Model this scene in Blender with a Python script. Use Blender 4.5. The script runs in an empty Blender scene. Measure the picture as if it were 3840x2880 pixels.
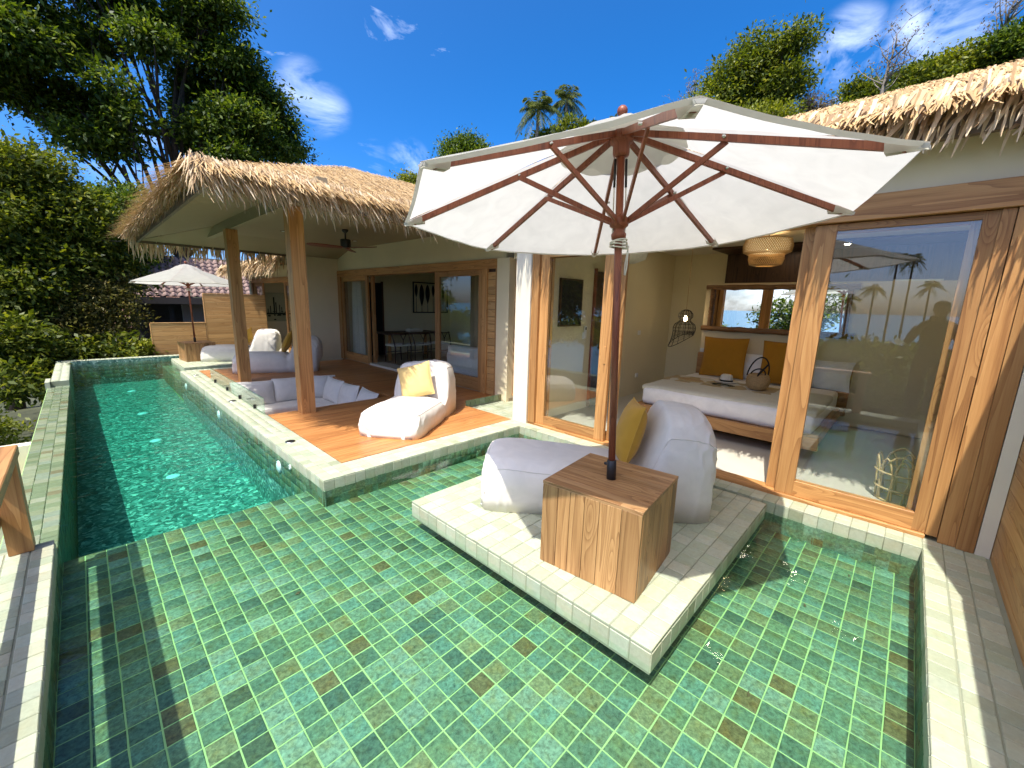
import bpy, math, random
import numpy as np
from mathutils import Vector, Matrix, Euler, noise
random.seed(7); rng = np.random.default_rng(11)
R = math.radians; PI = math.pi
sc = bpy.context.scene
col = sc.collection

# ------------------------------------------------------------ camera, sky, sun, exposure
cam_d = bpy.data.cameras.new('camera'); cam = bpy.data.objects.new('camera', cam_d); col.objects.link(cam); sc.camera = cam
F_PX, CX, CY = 1540.95, 1920.0, 1440.0
def _d(p): return Vector((p[0] - CX, p[1] - CY, F_PX)).normalized()
_vy = _d((286.4, 1093.7)); _vx = _d((3428.6, 1180.5)); _vx = (_vx - _vy * _vx.dot(_vy)).normalized(); _vz = _vx.cross(_vy)
WR = Matrix((_vx, _vy, _vz))                       # rows: world axes in the camera's x-right, y-down, z-forward
CAM_LOC = Vector((0, 0, 1.6))
_right, _down, _fwd = WR.col[0], WR.col[1], WR.col[2]
m3 = Matrix((_right, -_down, -_fwd)).transposed()
cam.matrix_world = Matrix.Translation(CAM_LOC) @ m3.to_4x4()
cam_d.sensor_width = 36; cam_d.lens = 36 * F_PX / 3840; cam_d.clip_start = 0.02; cam_d.clip_end = 60000

SUN = Vector((-0.50, -0.12, 1.0)).normalized()      # towards the sun
sl = bpy.data.lights.new('sun', 'SUN'); so = bpy.data.objects.new('sun', sl); col.objects.link(so)
sl.energy = 2.7; sl.angle = R(0.53); sl.color = (1, 0.965, 0.90)
so.rotation_euler = SUN.to_track_quat('Z', 'Y').to_euler(); so.location = (-20, -5, 40)

CLOUDS = [((.335, .866, .372), 3.4, .2), ((.365, .862, .350), 3.2, .2), ((.083, .969, .231), 4.5, .26), ((.441, .853, .279), 3.0, .22), ((.514, .81, .283), 3.0, .22), ((.898, .144, .416), 3.6, .28), ((.912, .05, .406), 4.0, .28), ((.915, -.03, .40), 4.5, .26), ((-.95, .3, .10), 14, .45), ((-.8, -.5, .15), 16, .45)]
w = bpy.data.worlds.new('World'); sc.world = w; w.use_nodes = True
def node(nt, t, **kw):
    n = nt.nodes.new(t)
    for k, v in kw.items():
        if k.startswith('i_'):
            key = k[2:]; key = int(key) if key.isdigit() else key.replace('_', ' ')
            n.inputs[key].default_value = v
        else: setattr(n, k, v)
    return n
nt = w.node_tree; nt.nodes.clear(); L = nt.links.new
sky = node(nt, 'ShaderNodeTexSky', sky_type='NISHITA', sun_disc=False, sun_elevation=math.asin(SUN.z), sun_rotation=math.atan2(SUN.x, SUN.y) % (2 * PI), ozone_density=4.0, air_density=0.5, dust_density=3.0, altitude=200)
hs = node(nt, 'ShaderNodeHueSaturation', i_Saturation=1.42, i_Value=1.0); L(sky.outputs[0], hs.inputs['Color'])
tc = node(nt, 'ShaderNodeTexCoord')
mp = node(nt, 'ShaderNodeMapping'); mp.inputs['Rotation'].default_value = (0.2, 1.1, 0.4); mp.inputs['Scale'].default_value = (0.7, 1.6, 2.4)
L(tc.outputs['Generated'], mp.inputs[0])
n1 = node(nt, 'ShaderNodeTexNoise', i_Scale=7.0, i_Detail=6.0, i_Roughness=0.60, i_Distortion=0.5); L(mp.outputs[0], n1.inputs['Vector'])
n2 = node(nt, 'ShaderNodeTexNoise', i_Scale=1.7, i_Detail=2.0); L(tc.outputs['Generated'], n2.inputs['Vector'])
mu = node(nt, 'ShaderNodeMath', operation='MULTIPLY'); L(n1.outputs[0], mu.inputs[0]); L(n2.outputs[0], mu.inputs[1])
acc = node(nt, 'ShaderNodeMapRange', i_1=0.40, i_2=0.56, i_3=0.0, i_4=0.4); L(mu.outputs[0], acc.inputs[0]); acc = acc.outputs[0]
nrm = node(nt, 'ShaderNodeVectorMath', operation='NORMALIZE'); L(tc.outputs['Generated'], nrm.inputs[0])
for dv, wid, amt in CLOUDS:
    dp = node(nt, 'ShaderNodeVectorMath', operation='DOT_PRODUCT'); dp.inputs[1].default_value = Vector(dv).normalized(); L(nrm.outputs[0], dp.inputs[0])
    lo = node(nt, 'ShaderNodeMapRange', i_1=math.cos(R(wid)), i_2=1.0, i_3=0.0, i_4=1.0); lo.interpolation_type = 'SMOOTHSTEP'; L(dp.outputs['Value'], lo.inputs[0])
    wz = node(nt, 'ShaderNodeMapRange', i_1=0.44, i_2=0.70, i_3=0.0, i_4=amt); L(n1.outputs[0], wz.inputs[0])
    pm = node(nt, 'ShaderNodeMath', operation='MULTIPLY'); L(lo.outputs[0], pm.inputs[0]); L(wz.outputs[0], pm.inputs[1])
    mxm = node(nt, 'ShaderNodeMath', operation='MAXIMUM'); L(acc, mxm.inputs[0]); L(pm.outputs[0], mxm.inputs[1]); acc = mxm.outputs[0]
mx = node(nt, 'ShaderNodeMixRGB'); L(acc, mx.inputs[0]); L(hs.outputs[0], mx.inputs[1]); mx.inputs[2].default_value = (8.5, 9.0, 9.8, 1)
bg = node(nt, 'ShaderNodeBackground', i_Strength=0.15); L(mx.outputs[0], bg.inputs[0])
wo = node(nt, 'ShaderNodeOutputWorld'); L(bg.outputs[0], wo.inputs[0])
vs = sc.view_settings; vs.view_transform = 'Standard'; vs.look = 'None'; vs.gamma = 1.0; vs.use_curve_mapping = False; vs.exposure = 1.36
sc.cycles.use_denoising = True; sc.cycles.max_bounces = 8; sc.cycles.transparent_max_bounces = 16; sc.cycles.sample_clamp_indirect = 8.0
sc.cycles.caustics_reflective = False; sc.cycles.caustics_refractive = False

# ------------------------------------------------------------ materials
MT = {}
def newmat(name):
    m = bpy.data.materials.new(name); m.use_nodes = True; nt = m.node_tree; nt.nodes.clear()
    o = node(nt, 'ShaderNodeOutputMaterial'); return m, nt, o
def rgba(c): return (c[0], c[1], c[2], 1)
def ramp(nt, stops, interp='LINEAR'):
    r = node(nt, 'ShaderNodeValToRGB'); e = r.color_ramp.elements; r.color_ramp.interpolation = interp
    while len(e) < len(stops): e.new(0.5)
    for k, (p, c) in enumerate(stops): e[k].position = p; e[k].color = rgba(c)
    return r
def coords(nt, scale=(1, 1, 1), rnd=True, kind='Object'):
    tc = node(nt, 'ShaderNodeTexCoord'); mp = node(nt, 'ShaderNodeMapping'); mp.inputs['Scale'].default_value = scale
    if rnd:
        oi = node(nt, 'ShaderNodeObjectInfo'); ad = node(nt, 'ShaderNodeVectorMath', operation='MULTIPLY_ADD')
        nt.links.new(oi.outputs['Random'], ad.inputs[0]); ad.inputs[1].default_value = (37, 53, 71); nt.links.new(tc.outputs[kind], ad.inputs[2])
        nt.links.new(ad.outputs[0], mp.inputs[0]); return mp, oi
    nt.links.new(tc.outputs[kind], mp.inputs[0]); return mp, None
def plain(name, c, rough=0.6, metal=0.0, var=0.06, vscale=3.0, bump=0.0, bscale=60, emit=0, spec=0.5, sheen=0.0):
    m, nt, o = newmat(name); L = nt.links.new
    b = node(nt, 'ShaderNodeBsdfPrincipled', i_Roughness=rough, i_Metallic=metal); b.inputs['Specular IOR Level'].default_value = spec
    if sheen: b.inputs['Sheen Weight'].default_value = sheen
    mp, _ = coords(nt)
    n = node(nt, 'ShaderNodeTexNoise', i_Scale=vscale, i_Detail=5.0); L(mp.outputs[0], n.inputs['Vector'])
    r = ramp(nt, [(0.25, [x * (1 - var) for x in c]), (0.75, [min(1, x * (1 + var)) for x in c])]); L(n.outputs[0], r.inputs[0]); L(r.outputs[0], b.inputs['Base Color'])
    if bump:
        n2 = node(nt, 'ShaderNodeTexNoise', i_Scale=bscale, i_Detail=4.0); L(mp.outputs[0], n2.inputs['Vector'])
        bp = node(nt, 'ShaderNodeBump', i_Strength=bump, i_Distance=0.01); L(n2.outputs[0], bp.inputs['Height']); L(bp.outputs[0], b.inputs['Normal'])
    if emit: b.inputs['Emission Color'].default_value = rgba(c); b.inputs['Emission Strength'].default_value = emit
    L(b.outputs[0], o.inputs[0]); MT[name] = m; return m
def wood(name, dark, mid, light, axis, rough=0.5, cross=16.0, along=0.9, tone=0.22, rings=7.0, knot=0.5):
    m, nt, o = newmat(name); L = nt.links.new
    s = [cross * .45] * 3; s[axis] = along * .55
    mp, oi = coords(nt, tuple(s))
    n = node(nt, 'ShaderNodeTexNoise', i_Scale=1.0, i_Detail=1.5, i_Roughness=0.4, i_Distortion=0.6); L(mp.outputs[0], n.inputs['Vector'])
    sk = [cross * .42] * 3; sk[axis] = along * 1.6
    mk_, _ = coords(nt, tuple(sk)); vo = node(nt, 'ShaderNodeTexVoronoi', i_Scale=1.0); L(mk_.outputs[0], vo.inputs['Vector'])
    kn = node(nt, 'ShaderNodeMapRange', i_1=0.0, i_2=0.42, i_3=knot, i_4=0.0); kn.interpolation_type = 'SMOOTHERSTEP'; L(vo.outputs['Distance'], kn.inputs[0])
    ns = node(nt, 'ShaderNodeMath', operation='ADD'); L(n.outputs[0], ns.inputs[0]); L(kn.outputs[0], ns.inputs[1])
    wv = node(nt, 'ShaderNodeMath', operation='MULTIPLY', i_1=rings); L(ns.outputs[0], wv.inputs[0])
    fr = node(nt, 'ShaderNodeMath', operation='FRACT'); L(wv.outputs[0], fr.inputs[0])
    pw = node(nt, 'ShaderNodeMath', operation='POWER', i_1=2.2); L(fr.outputs[0], pw.inputs[0])
    s2 = [cross * 7] * 3; s2[axis] = along * 3.5
    mp2, _ = coords(nt, tuple(s2)); nf = node(nt, 'ShaderNodeTexNoise', i_Scale=1.0, i_Detail=4.0, i_Roughness=0.65); L(mp2.outputs[0], nf.inputs['Vector'])
    s3 = [cross * .8] * 3; s3[axis] = along * .4
    mp3, _ = coords(nt, tuple(s3)); nb = node(nt, 'ShaderNodeTexNoise', i_Scale=1.0, i_Detail=3.0); L(mp3.outputs[0], nb.inputs['Vector'])
    s_ = node(nt, 'ShaderNodeMath', operation='MULTIPLY_ADD', i_1=0.55, i_2=0.06); L(nf.outputs[0], s_.inputs[0])
    s4 = node(nt, 'ShaderNodeMath', operation='MULTIPLY_ADD', i_1=0.55); L(nb.outputs[0], s4.inputs[0]); L(s_.outputs[0], s4.inputs[2])
    a2 = node(nt, 'ShaderNodeMath', operation='MULTIPLY_ADD', i_1=-0.30); L(pw.outputs[0], a2.inputs[0]); L(s4.outputs[0], a2.inputs[2])
    r = ramp(nt, [(0.20, dark), (0.48, mid), (0.78, light)]); L(a2.outputs[0], r.inputs[0])
    hv = node(nt, 'ShaderNodeHueSaturation'); L(r.outputs[0], hv.inputs['Color'])
    mr = node(nt, 'ShaderNodeMapRange', i_3=1 - tone, i_4=1 + tone); L(oi.outputs['Random'], mr.inputs[0]); L(mr.outputs[0], hv.inputs['Value'])
    b = node(nt, 'ShaderNodeBsdfPrincipled', i_Roughness=rough); b.inputs['Specular IOR Level'].default_value = 0.35; L(hv.outputs[0], b.inputs['Base Color'])
    bp = node(nt, 'ShaderNodeBump', i_Strength=0.2, i_Distance=0.003); L(a2.outputs[0], bp.inputs['Height']); L(bp.outputs[0], b.inputs['Normal'])
    L(b.outputs[0], o.inputs[0]); MT[name] = m; return m
def stone(name, stops, src='object', rough=0.55, mott=0.3, interp='CONSTANT', mscale=38.0, bump=0.25, warm=0.25):
    m, nt, o = newmat(name); L = nt.links.new
    if src == 'object': oi = node(nt, 'ShaderNodeObjectInfo'); rv = oi.outputs['Random']
    else: g = node(nt, 'ShaderNodeNewGeometry'); rv = g.outputs['Random Per Island']
    r = ramp(nt, stops, interp); L(rv, r.inputs[0])
    wn = node(nt, 'ShaderNodeTexWhiteNoise', noise_dimensions='1D'); L(rv, wn.inputs['W'])
    tc = node(nt, 'ShaderNodeNewGeometry')
    n = node(nt, 'ShaderNodeTexNoise', i_Scale=mscale, i_Detail=7.0, i_Roughness=0.72, i_Distortion=0.4); L(tc.outputs['Position'], n.inputs['Vector'])
    mr = node(nt, 'ShaderNodeMapRange', i_1=0.25, i_2=0.75, i_3=1 - mott, i_4=1 + mott); L(n.outputs[0], mr.inputs[0])
    m2 = node(nt, 'ShaderNodeMapRange', i_3=0.90, i_4=1.09); L(wn.outputs['Value'], m2.inputs[0])
    mm = node(nt, 'ShaderNodeMath', operation='MULTIPLY'); L(mr.outputs[0], mm.inputs[0]); L(m2.outputs[0], mm.inputs[1])
    n3 = node(nt, 'ShaderNodeTexNoise', i_Scale=mscale * .35, i_Detail=3.0); L(tc.outputs['Position'], n3.inputs['Vector'])
    wm = node(nt, 'ShaderNodeMapRange', i_1=0.46, i_2=0.74, i_3=0.0, i_4=warm); L(n3.outputs[0], wm.inputs[0])
    mw_ = node(nt, 'ShaderNodeMixRGB', blend_type='MULTIPLY'); L(wm.outputs[0], mw_.inputs[0]); L(r.outputs[0], mw_.inputs[1]); mw_.inputs[2].default_value = (1.12, 0.84, 0.55, 1)
    hv = node(nt, 'ShaderNodeHueSaturation'); L(mw_.outputs[0], hv.inputs['Color']); L(mm.outputs[0], hv.inputs['Value'])
    b = node(nt, 'ShaderNodeBsdfPrincipled', i_Roughness=rough); b.inputs['Specular IOR Level'].default_value = 0.3; L(hv.outputs[0], b.inputs['Base Color'])
    bp = node(nt, 'ShaderNodeBump', i_Strength=bump, i_Distance=0.004); L(n.outputs[0], bp.inputs['Height']); L(bp.outputs[0], b.inputs['Normal'])
    L(b.outputs[0], o.inputs[0]); MT[name] = m; return m
def leafmat(name, stops, trans=0.44, rough=0.45):
    m, nt, o = newmat(name); L = nt.links.new
    g = node(nt, 'ShaderNodeNewGeometry'); r = ramp(nt, stops); L(g.outputs['Random Per Island'], r.inputs[0])
    b = node(nt, 'ShaderNodeBsdfPrincipled', i_Roughness=rough); b.inputs['Specular IOR Level'].default_value = 0.22; L(r.outputs[0], b.inputs['Base Color'])
    t = node(nt, 'ShaderNodeBsdfTranslucent'); hv = node(nt, 'ShaderNodeHueSaturation', i_Hue=0.485, i_Saturation=1.1, i_Value=1.5); L(r.outputs[0], hv.inputs['Color']); L(hv.outputs[0], t.inputs[0])
    x = node(nt, 'ShaderNodeMixShader', i_0=trans); L(b.outputs[0], x.inputs[1]); L(t.outputs[0], x.inputs[2]); L(x.outputs[0], o.inputs[0]); MT[name] = m; return m
def fabric(name, c, trans=0.0, rough=0.85, weave=500, bump=0.12, fold=0.0):
    m, nt, o = newmat(name); L = nt.links.new
    mp, _ = coords(nt); n = node(nt, 'ShaderNodeTexNoise', i_Scale=weave, i_Detail=2.0); L(mp.outputs[0], n.inputs['Vector'])
    nb = node(nt, 'ShaderNodeTexNoise', i_Scale=7.0, i_Detail=4.0, i_Distortion=0.8); L(mp.outputs[0], nb.inputs['Vector'])
    r = ramp(nt, [(0.3, [x * 0.93 for x in c]), (0.7, [min(1, x * 1.04) for x in c])]); L(nb.outputs[0], r.inputs[0])
    b = node(nt, 'ShaderNodeBsdfPrincipled', i_Roughness=rough); b.inputs['Specular IOR Level'].default_value = 0.2; b.inputs['Sheen Weight'].default_value = 0.15; L(r.outputs[0], b.inputs['Base Color'])
    bp = node(nt, 'ShaderNodeBump', i_Strength=bump, i_Distance=0.002); L(n.outputs[0], bp.inputs['Height'])
    if fold:
        mpf, _ = coords(nt, (2.5, 5, 4)); nf = node(nt, 'ShaderNodeTexNoise', i_Scale=1.6, i_Detail=5.0, i_Roughness=0.55, i_Distortion=1.8); L(mpf.outputs[0], nf.inputs['Vector'])
        b2 = node(nt, 'ShaderNodeBump', i_Strength=fold, i_Distance=0.05); L(nf.outputs[0], b2.inputs['Height']); L(bp.outputs[0], b2.inputs['Normal']); bp = b2
    L(bp.outputs[0], b.inputs['Normal'])
    if trans:
        t = node(nt, 'ShaderNodeBsdfTranslucent'); L(r.outputs[0], t.inputs[0]); x = node(nt, 'ShaderNodeMixShader', i_0=trans); L(b.outputs[0], x.inputs[1]); L(t.outputs[0], x.inputs[2]); L(x.outputs[0], o.inputs[0])
    else: L(b.outputs[0], o.inputs[0])
    MT[name] = m; return m

TD, TM, TL = (0.25, 0.11, 0.035), (0.42, 0.205, 0.068), (0.54, 0.295, 0.108)
for ax, nm in enumerate('xyz'):
    wood('teak_' + nm, TD, TM, TL, ax)
wood('deck_wood', (0.29, 0.11, 0.034), (0.44, 0.185, 0.057), (0.54, 0.265, 0.092), 0, rough=0.38, tone=0.10, cross=12, along=0.5, knot=.2)
wood('panel_wood', (0.36, 0.175, 0.06), (0.50, 0.275, 0.10), (0.61, 0.375, 0.155), 0, tone=0.16, cross=14, along=0.8)
wood('panel_wood_y', (0.36, 0.175, 0.06), (0.50, 0.275, 0.10), (0.61, 0.375, 0.155), 1, tone=0.16, cross=14, along=0.8)
wood('block_wood', (0.19, 0.092, 0.034), (0.34, 0.18, 0.07), (0.48, 0.28, 0.118), 2, rough=0.45, tone=0.30, cross=17, along=1.1, knot=.4)
wood('block_wood_y', (0.16, 0.075, 0.03), (0.30, 0.155, 0.062), (0.46, 0.27, 0.12), 1, rough=0.42, tone=0.22, cross=17, along=1.1, knot=.4)
wood('mahogany', (0.13, 0.035, 0.018), (0.235, 0.068, 0.033), (0.31, 0.10, 0.05), 2, rough=0.42, tone=0.05, cross=30, along=2)
wood('dark_wood', (0.03, 0.016, 0.009), (0.07, 0.035, 0.018), (0.11, 0.055, 0.028), 2, tone=0.1)
wood('log_wood', (0.10, 0.05, 0.02), (0.20, 0.10, 0.04), (0.30, 0.16, 0.07), 1, tone=0.1)
plain('plaster', (0.80, 0.69, 0.455), 0.9, var=0.05, vscale=1.6, bump=0.08, bscale=40)
plain('plaster_inner', (0.76, 0.68, 0.45), 0.9, var=0.04, vscale=1.6, bump=0.06, bscale=40)
plain('white_plaster', (0.74, 0.68, 0.53), 0.9, var=0.03, bump=0.06, bscale=140)
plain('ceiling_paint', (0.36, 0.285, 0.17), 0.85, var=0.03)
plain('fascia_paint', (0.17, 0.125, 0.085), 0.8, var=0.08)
plain('concrete_floor', (0.60, 0.56, 0.46), 0.35, var=0.07, vscale=2.2, bump=0.03)
plain('dark_floor', (0.36, 0.28, 0.18), 0.4, var=0.1)
plain('grout', (0.50, 0.56, 0.40), 0.9, var=0.06, vscale=9)
plain('pool_grout', (0.30, 0.45, 0.165), 0.9, var=0.08, vscale=9)
plain('pale_grout', (0.27, 0.29, 0.20), 0.9, var=0.06, vscale=9)
plain('black_metal', (0.015, 0.014, 0.014), 0.45, var=0.1)
plain('black_plastic', (0.02, 0.02, 0.02), 0.5, var=0.1)
plain('steel', (0.55, 0.55, 0.53), 0.25, metal=1.0, var=0.03)
plain('white_plastic', (0.8, 0.8, 0.78), 0.4, var=0.02)
plain('rope', (0.70, 0.66, 0.55), 0.9, var=0.08, vscale=90, bump=0.5, bscale=300)
plain('wicker', (0.46, 0.30, 0.13), 0.7, var=0.25, vscale=60, bump=0.6, bscale=140)
plain('cane', (0.55, 0.42, 0.20), 0.5, var=0.15, vscale=40)
plain('straw_hat', (0.75, 0.70, 0.58), 0.8, var=0.05, vscale=80, bump=0.3, bscale=200)
plain('bark', (0.05, 0.038, 0.028), 0.9, var=0.4, vscale=14, bump=0.8, bscale=25)
plain('palm_bark', (0.20, 0.17, 0.13), 0.9, var=0.3, vscale=10, bump=0.6, bscale=20)
plain('soil', (0.055, 0.06, 0.028), 1.0, var=0.5, vscale=1.2, bump=0.5, bscale=8)
plain('clay_tile', (0.27, 0.175, 0.145), 0.7, var=0.18, vscale=9, bump=0.2, bscale=60)
plain('pink_tile', (0.40, 0.21, 0.145), 0.75, var=0.2, vscale=9, bump=0.2, bscale=60)
plain('house_wall', (0.30, 0.24, 0.20), 0.9, var=0.05)
plain('house_dark', (0.035, 0.03, 0.028), 0.9, var=0.1)
plain('skin', (0.42, 0.25, 0.17), 0.5, var=0.05)
plain('shirt', (0.05, 0.055, 0.05), 0.9, var=0.1)
plain('trousers', (0.03, 0.04, 0.07), 0.9, var=0.1)
plain('hair', (0.015, 0.012, 0.01), 0.7, var=0.2)
plain('canvas', (0.42, 0.42, 0.25), 0.9, var=0.05)
plain('ink_green', (0.02, 0.03, 0.012), 0.9, var=0.3, vscale=20)
plain('ink', (0.008, 0.008, 0.007), 0.8, var=0.2)
plain('lamp_glow', (1.0, 0.72, 0.38), 0.5, var=0.0, emit=30.0)
plain('down_glow', (1.0, 0.86, 0.66), 0.5, var=0.0, emit=30.0); plain('window_glow', (0.92, 1.0, 0.72), 0.5, var=0.0, emit=0.8)
plain('light_lens', (0.82, 0.86, 0.85), 0.3, var=0.02)
fabric('white_canvas', (0.75, 0.705, 0.62), fold=0.03)
fabric('lounge_blue', (0.76, 0.715, 0.64), fold=0.05)
fabric('linen', (0.85, 0.82, 0.77), fold=0.10)
fabric('blanket', (0.62, 0.58, 0.44), weave=220, bump=0.4)
fabric('runner_cloth', (0.42, 0.30, 0.11), weave=260, bump=0.3)
fabric('mustard', (0.56, 0.30, 0.035), weave=420, bump=0.25, fold=0.06)
fabric('mustard_dark', (0.42, 0.19, 0.014), weave=420, bump=0.25)
fabric('pale_yellow', (0.74, 0.52, 0.20), weave=420, bump=0.2, fold=0.06)
fabric('canopy_cloth', (0.62, 0.60, 0.53), trans=0.56, weave=380, bump=0.06, fold=0.14)
fabric('sheer', (0.88, 0.88, 0.82), trans=0.35, weave=300)
PG = [(0.0, (0.055, 0.109, 0.070)), (0.07, (0.071, 0.139, 0.082)), (0.20, (0.086, 0.163, 0.094)), (0.34, (0.099, 0.176, 0.090)), (0.47, (0.115, 0.203, 0.120)), (0.60, (0.092, 0.189, 0.126)), (0.70, (0.138, 0.229, 0.150)), (0.79, (0.113, 0.156, 0.073)), (0.88, (0.130, 0.166, 0.078)), (0.945, (0.105, 0.103, 0.042)), (0.98, (0.055, 0.090, 0.048))]
stone('pool_tile', PG, mott=.85, mscale=48, warm=.8); stone('pool_tile_mass', PG, 'island', mott=.85, mscale=48, warm=.8)
PC = [(0.0, (0.379, 0.415, 0.290)), (0.2, (0.421, 0.448, 0.321)), (0.4, (0.363, 0.407, 0.279)), (0.55, (0.439, 0.461, 0.339)), (0.72, (0.413, 0.427, 0.304)), (0.86, (0.388, 0.432, 0.321)), (0.975, (0.298, 0.331, 0.219))]
stone('pale_tile', PC, mott=0.14); stone('pale_tile_mass', PC, 'island', mott=0.14)
PW = [(0.0, (0.148, 0.200, 0.111)), (0.25, (0.200, 0.244, 0.141)), (0.45, (0.222, 0.266, 0.163)), (0.65, (0.185, 0.237, 0.163)), (0.82, (0.244, 0.281, 0.185)), (0.93, (0.163, 0.163, 0.089))]
PG_SHADED = [(p, tuple(x * .42 for x in c_)) for p, c_ in PG]  # darkened copy of the pool tiles, shade of the left wall put into colour
stone('deep_tile', PG_SHADED); stone('deep_tile_mass', PG_SHADED, 'island')
stone('wet_tile', PW, rough=0.12, mott=0.18); stone('wet_tile_mass', PW, 'island', rough=0.12, mott=0.18)
TH = [(0.0, (0.30, 0.18, 0.075)), (0.25, (0.46, 0.29, 0.12)), (0.55, (0.54, 0.36, 0.15)), (0.8, (0.60, 0.42, 0.195)), (1.0, (0.66, 0.50, 0.28))]
TF = [(0.0, (0.323, 0.198, 0.092)), (0.2, (0.494, 0.333, 0.160)), (0.5, (0.608, 0.441, 0.240)), (0.8, (0.684, 0.522, 0.320)), (1.0, (0.741, 0.603, 0.392))]
def thatchmat(name, src, TH=TH):
    m, nt, o = newmat(name); L = nt.links.new
    if src == 'object': rv = node(nt, 'ShaderNodeObjectInfo').outputs['Random']
    else: rv = node(nt, 'ShaderNodeNewGeometry').outputs['Random Per Island']
    r = ramp(nt, TH); L(rv, r.inputs[0]); b = node(nt, 'ShaderNodeBsdfPrincipled', i_Roughness=0.65); L(r.outputs[0], b.inputs['Base Color'])
    t = node(nt, 'ShaderNodeBsdfTranslucent'); L(r.outputs[0], t.inputs[0]); x = node(nt, 'ShaderNodeMixShader', i_0=0.12); L(b.outputs[0], x.inputs[1]); L(t.outputs[0], x.inputs[2]); L(x.outputs[0], o.inputs[0]); MT[name] = m
thatchmat('thatch', 'island'); thatchmat('thatch_frond', 'object', TF); thatchmat('thatch_fringe', 'island', TF)
plain('thatch_bed', (0.20, 0.13, 0.065), 0.95, var=0.25, vscale=20, bump=0.6, bscale=50)
leafmat('leaf_dark', [(0, (0.019, 0.042, 0.006)), (0.5, (0.060, 0.105, 0.013)), (0.85, (0.129, 0.185, 0.024)), (1, (0.215, 0.260, 0.055))])
leafmat('leaf_mid', [(0, (0.03, 0.05, 0.008)), (0.5, (0.085, 0.12, 0.014)), (0.85, (0.165, 0.195, 0.024)), (1, (0.25, 0.26, 0.05))])
leafmat('leaf_lime', [(0, (0.06, 0.085, 0.010)), (0.5, (0.14, 0.17, 0.018)), (0.85, (0.22, 0.245, 0.03)), (1, (0.30, 0.31, 0.06))])
leafmat('leaf_olive', [(0, (0.05, 0.052, 0.012)), (0.5, (0.115, 0.115, 0.022)), (0.85, (0.19, 0.175, 0.04)), (1, (0.27, 0.22, 0.08))])
leafmat('leaf_palm', [(0, (0.03, 0.055, 0.012)), (0.5, (0.075, 0.105, 0.02)), (1, (0.19, 0.20, 0.06))])
leafmat('leaf_dry', [(0, (0.10, 0.085, 0.05)), (1, (0.22, 0.18, 0.10))])
def shimmer_cells(name):     # deep pool tiles: shimmer of moving water painted in as warped colour cells
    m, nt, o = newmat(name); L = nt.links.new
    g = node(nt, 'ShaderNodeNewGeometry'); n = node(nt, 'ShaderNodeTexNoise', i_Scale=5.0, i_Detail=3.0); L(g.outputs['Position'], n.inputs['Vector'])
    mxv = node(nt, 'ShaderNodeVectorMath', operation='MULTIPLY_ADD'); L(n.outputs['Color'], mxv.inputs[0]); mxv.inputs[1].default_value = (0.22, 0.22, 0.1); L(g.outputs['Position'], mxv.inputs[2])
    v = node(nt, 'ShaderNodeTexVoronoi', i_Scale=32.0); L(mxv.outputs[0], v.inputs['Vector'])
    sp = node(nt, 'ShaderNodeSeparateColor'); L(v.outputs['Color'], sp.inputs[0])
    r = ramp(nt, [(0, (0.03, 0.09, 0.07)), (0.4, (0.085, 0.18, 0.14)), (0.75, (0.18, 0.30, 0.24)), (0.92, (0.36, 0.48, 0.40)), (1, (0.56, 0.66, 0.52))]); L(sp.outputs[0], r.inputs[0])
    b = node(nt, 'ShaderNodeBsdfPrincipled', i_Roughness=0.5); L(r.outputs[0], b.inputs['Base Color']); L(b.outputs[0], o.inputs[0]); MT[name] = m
shimmer_cells('deep_shimmer')
def schlick(nt, f0, normal=None):
    g = node(nt, 'ShaderNodeNewGeometry'); dp = node(nt, 'ShaderNodeVectorMath', operation='DOT_PRODUCT'); nt.links.new(g.outputs['Incoming'], dp.inputs[0]); nt.links.new(normal if normal is not None else g.outputs['Normal'], dp.inputs[1])
    ab = node(nt, 'ShaderNodeMath', operation='ABSOLUTE'); nt.links.new(dp.outputs['Value'], ab.inputs[0])
    om = node(nt, 'ShaderNodeMath', operation='SUBTRACT', i_0=1.0, use_clamp=True); nt.links.new(ab.outputs[0], om.inputs[1])
    pw = node(nt, 'ShaderNodeMath', operation='POWER', i_1=5.0); nt.links.new(om.outputs[0], pw.inputs[0])
    r = node(nt, 'ShaderNodeMath', operation='MULTIPLY_ADD', i_1=1 - f0, i_2=f0, use_clamp=True); nt.links.new(pw.outputs[0], r.inputs[0]); return r.outputs[0]
def glassmat(name, tint=(0.93, 0.96, 0.94), ior=1.5, gain=1.0, rough=0.0):
    m, nt, o = newmat(name); L = nt.links.new
    t = node(nt, 'ShaderNodeBsdfTransparent'); t.inputs[0].default_value = rgba(tint)
    gl = node(nt, 'ShaderNodeBsdfGlossy', i_Roughness=rough); x = node(nt, 'ShaderNodeMixShader'); L(schlick(nt, .043 * gain), x.inputs[0])
    L(t.outputs[0], x.inputs[1]); L(gl.outputs[0], x.inputs[2]); L(x.outputs[0], o.inputs[0]); MT[name] = m
glassmat('glass', (0.96, 0.98, 0.97), gain=2.0); glassmat('green_glass', (0.84, 0.95, 0.91), gain=1.0)
m, nt, o = newmat('mirror_silver'); gl = node(nt, 'ShaderNodeBsdfGlossy', i_Roughness=0.0); gl.inputs[0].default_value = (0.86, 0.88, 0.87, 1); nt.links.new(gl.outputs[0], o.inputs[0]); MT['mirror_silver'] = m
m, nt, o = newmat('frosted'); gl = node(nt, 'ShaderNodeBsdfTranslucent'); gl.inputs[0].default_value = (0.9, 0.92, 0.75, 1); nt.links.new(gl.outputs[0], o.inputs[0]); MT['frosted'] = m
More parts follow.
